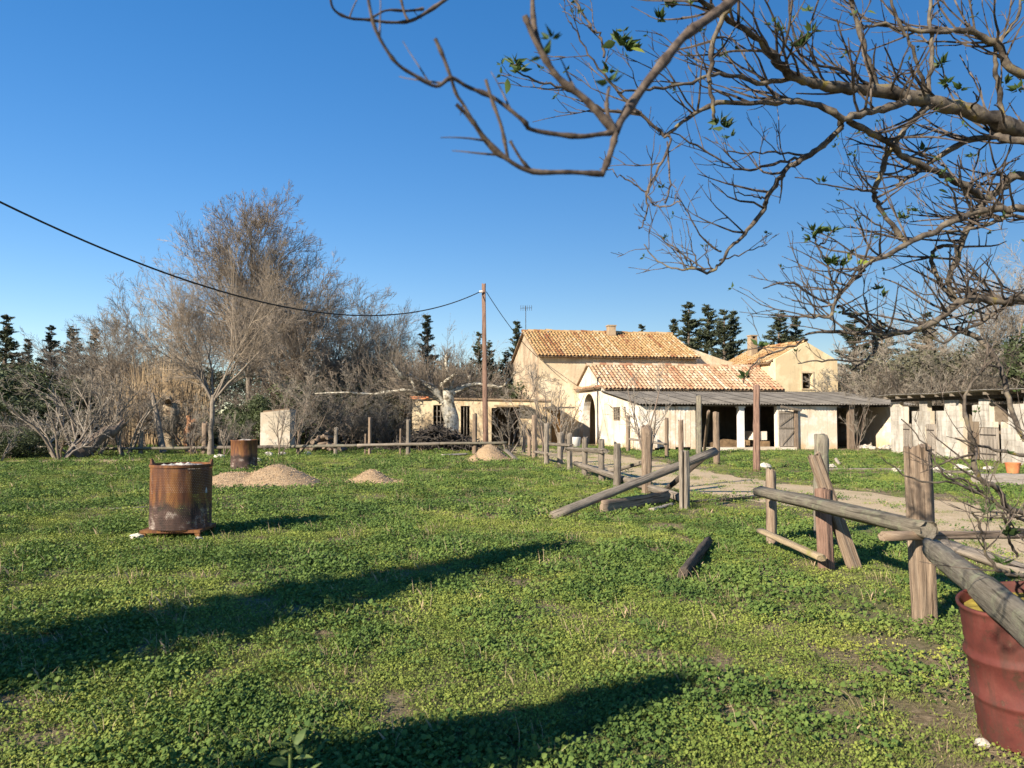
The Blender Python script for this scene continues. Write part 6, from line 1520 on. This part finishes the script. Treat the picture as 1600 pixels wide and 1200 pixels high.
# leaf tufts
def tuft(c, d, g, n, s):
    d = norm(np.array(d)); Vs = []
    for k in range(n):
        a = g.uniform(0, 6.283); rv = g.normal(size=3); pr = norm(rv - (rv @ d) * d); ax = norm(d * g.uniform(0.2, 0.9) + pr); sd = norm(np.cross(ax, g.normal(size=3))); nn = np.cross(ax, sd); L = s * g.uniform(0.6, 1.2); w_ = L * 0.22
        b = np.array(c) + ax * 0.004
        Vs.append([b, b + ax * L * 0.35 + sd * w_ + nn * L * 0.05, b + ax * L + nn * -L * 0.12, b + ax * L * 0.35 - sd * w_ + nn * L * 0.05])
    return Vs
LV = []
for T1, S1 in tw:
    pick = gE.uniform(size=len(T1)) < 0.08
    for b in T1[pick]: LV += tuft(b[-1], b[-1] - b[-2], gE, int(gE.integers(4, 8)), 0.026)
for (px, py, d, s, n_) in ((805, 100, 2.9, 0.05, 14), (812, 112, 2.9, 0.045, 10), (979, 72, 3.0, 0.06, 16), (968, 62, 3.0, 0.05, 12), (990, 80, 3.05, 0.05, 10), (951, 112, 3.05, 0.05, 10), (1046, 10, 3.1, 0.05, 14), (1030, 30, 3.1, 0.05, 12), (860, 62, 1.5, 0.03, 8), (850, 90, 1.45, 0.03, 7), (952, 130, 1.5, 0.03, 7),
                           (1272, 362, 3.5, 0.055, 16), (1268, 372, 3.5, 0.05, 12), (1300, 362, 3.5, 0.05, 14), (1300, 410, 3.55, 0.055, 18), (1312, 415, 3.55, 0.05, 14), (1290, 412, 3.55, 0.05, 10), (1375, 452, 3.8, 0.05, 9), (1378, 462, 3.8, 0.04, 7), (1132, 200, 3.2, 0.05, 14), (1125, 190, 3.2, 0.05, 10), (1141, 214, 3.2, 0.04, 8), (1283, 284, 3.6, 0.03, 12), (1268, 50, 3.3, 0.05, 12), (1250, 72, 3.3, 0.05, 12), (1218, 50, 3.3, 0.05, 12), (1262, 18, 3.3, 0.045, 8),
                           (1480, 130, 3.7, 0.05, 14), (1500, 140, 3.7, 0.05, 14), (1470, 100, 3.7, 0.05, 12), (1570, 130, 3.9, 0.05, 14), (1590, 140, 3.9, 0.05, 12), (1565, 880, 3.7, 0.06, 12), (1575, 835, 3.7, 0.06, 12), (1545, 800, 3.6, 0.05, 8), (1590, 905, 3.8, 0.06, 10), (1443, 235, 3.9, 0.05, 12), (1520, 245, 3.9, 0.04, 8), (1410, 342, 3.9, 0.05, 14), (1425, 330, 3.9, 0.04, 10), (1340, 345, 3.7, 0.03, 8), (1382, 590, 3.6, 0.04, 0), (1165, 590, 3.6, 0.05, 10), (1184, 540, 3.65, 0.05, 9)):
    c = P(px, py, d)
    if n_: LV += tuft(np.array(c), [gE.normal() * 0.3, gE.normal() * 0.3, 1], gE, n_, s)
LV = np.array(LV).reshape(-1, 3); o_ = wobj('leaf_tufts', LV, np.arange(len(LV)).reshape(-1, 4), MAT['leaf_elder'], elder); tag(o_, kind='stuff')
def leaf_shape(L, w_):
    pr = [(0, 0), (0.18, 0.6), (0.42, 1.0), (0.7, 0.72), (1.0, 0.0)]
    V = [(x * L, y * w_, 0.10 * w_ * (y > 0) + 0.10 * L * math.sin(x * 2.6)) for x, y in pr] + [(x * L, -y * w_, 0.10 * w_ + 0.10 * L * math.sin(x * 2.6)) for x, y in pr[1:-1]] + [(x * L, 0, 0.10 * L * math.sin(x * 2.6) - 0.06 * w_) for x, y in pr[1:-1]]
    # 0 base,1-3 left,4 tip,5-7 right,8-10 mid
    return fast_mesh('leaf', V, [[8, 9, 2, 1], [9, 10, 3, 2], [8, 5, 6, 9], [9, 6, 7, 10]], [[0, 8, 1], [0, 5, 8], [10, 4, 3], [10, 7, 4]], smooth=True)
lm = leaf_shape(0.062, 0.017)
for i, (px, py, d, rz, ry, mt) in enumerate(((1325, 408, 3.6, 1.0, -0.9, 'leaf_yellow'), (1338, 412, 3.6, 0.1, -0.15, 'leaf_yellow'), (1466, 297, 3.9, 0.2, 0.3, 'leaf_elder'), (1458, 306, 3.9, 0.4, 0.6, 'leaf_elder'), (1474, 284, 3.9, 0.0, -0.2, 'leaf_elder'), (985, 76, 2.95, 0.1, 0.3, 'leaf_yellow'), (962, 66, 2.95, 2.6, 0.1, 'leaf_elder'), (978, 84, 2.95, 1.5, -0.3, 'leaf_yellow'), (1355, 18, 3.5, 0.4, 0.1, 'leaf_yellow'), (793, 122, 2.9, 1.8, 0.9, 'leaf_elder'))):
    me = lm if mt == 'leaf_elder' else (lmy if 'lmy' in globals() else lm.copy())
    if mt == 'leaf_yellow': lmy = me
    M = Matrix.Translation(P(px, py, d)) @ Matrix.Rotation(rz, 4, 'Z') @ Matrix.Rotation(ry, 4, 'Y') @ Matrix.Rotation(0.9, 4, 'X')
    mobj('leaf', me, MAT[mt], elder, M)

# ---- leafy weed in the bottom foreground
wd = thing('leafy_weed', 'blurred leafy green weed at the bottom edge of the photo', 'plant', (-0.56, 2.0, 0))
stem, r = resample([(-0.56, 2.0, 0), (-0.565, 2.0, 0.4), (-0.56, 1.98, 0.76)], [0.008, 0.006, 0.004], 10); V, Q = tube_arrays(stem[None], r[None], 6)
MAT['weed'] = leafmat('weed', [(0.35, (0.11, 0.17, 0.045)), (0.65, (0.27, 0.33, 0.10))], 25, 0.4, 0.2)
wobj('stem', V, Q, MAT['weed'], wd)
wl = leaf_shape(0.085, 0.017); gW = rng(9)
for k in range(26):
    zz = 0.50 + 0.27 * (k / 25); a = k * 2.4 + gW.normal() * 0.3
    M = Matrix.Translation((-0.56 + gW.normal() * 0.012, 1.99 + gW.normal() * 0.012, zz)) @ Matrix.Rotation(a, 4, 'Z') @ Matrix.Rotation(-0.9 + 1.1 * gW.uniform(), 4, 'Y') @ Matrix.Rotation(gW.normal() * 0.5, 4, 'X') @ Matrix.Scale((1.15 - 0.5 * k / 25) * (0.8 + 0.4 * gW.uniform()), 4)
    mobj('leaf', wl, MAT['weed'], wd, M)
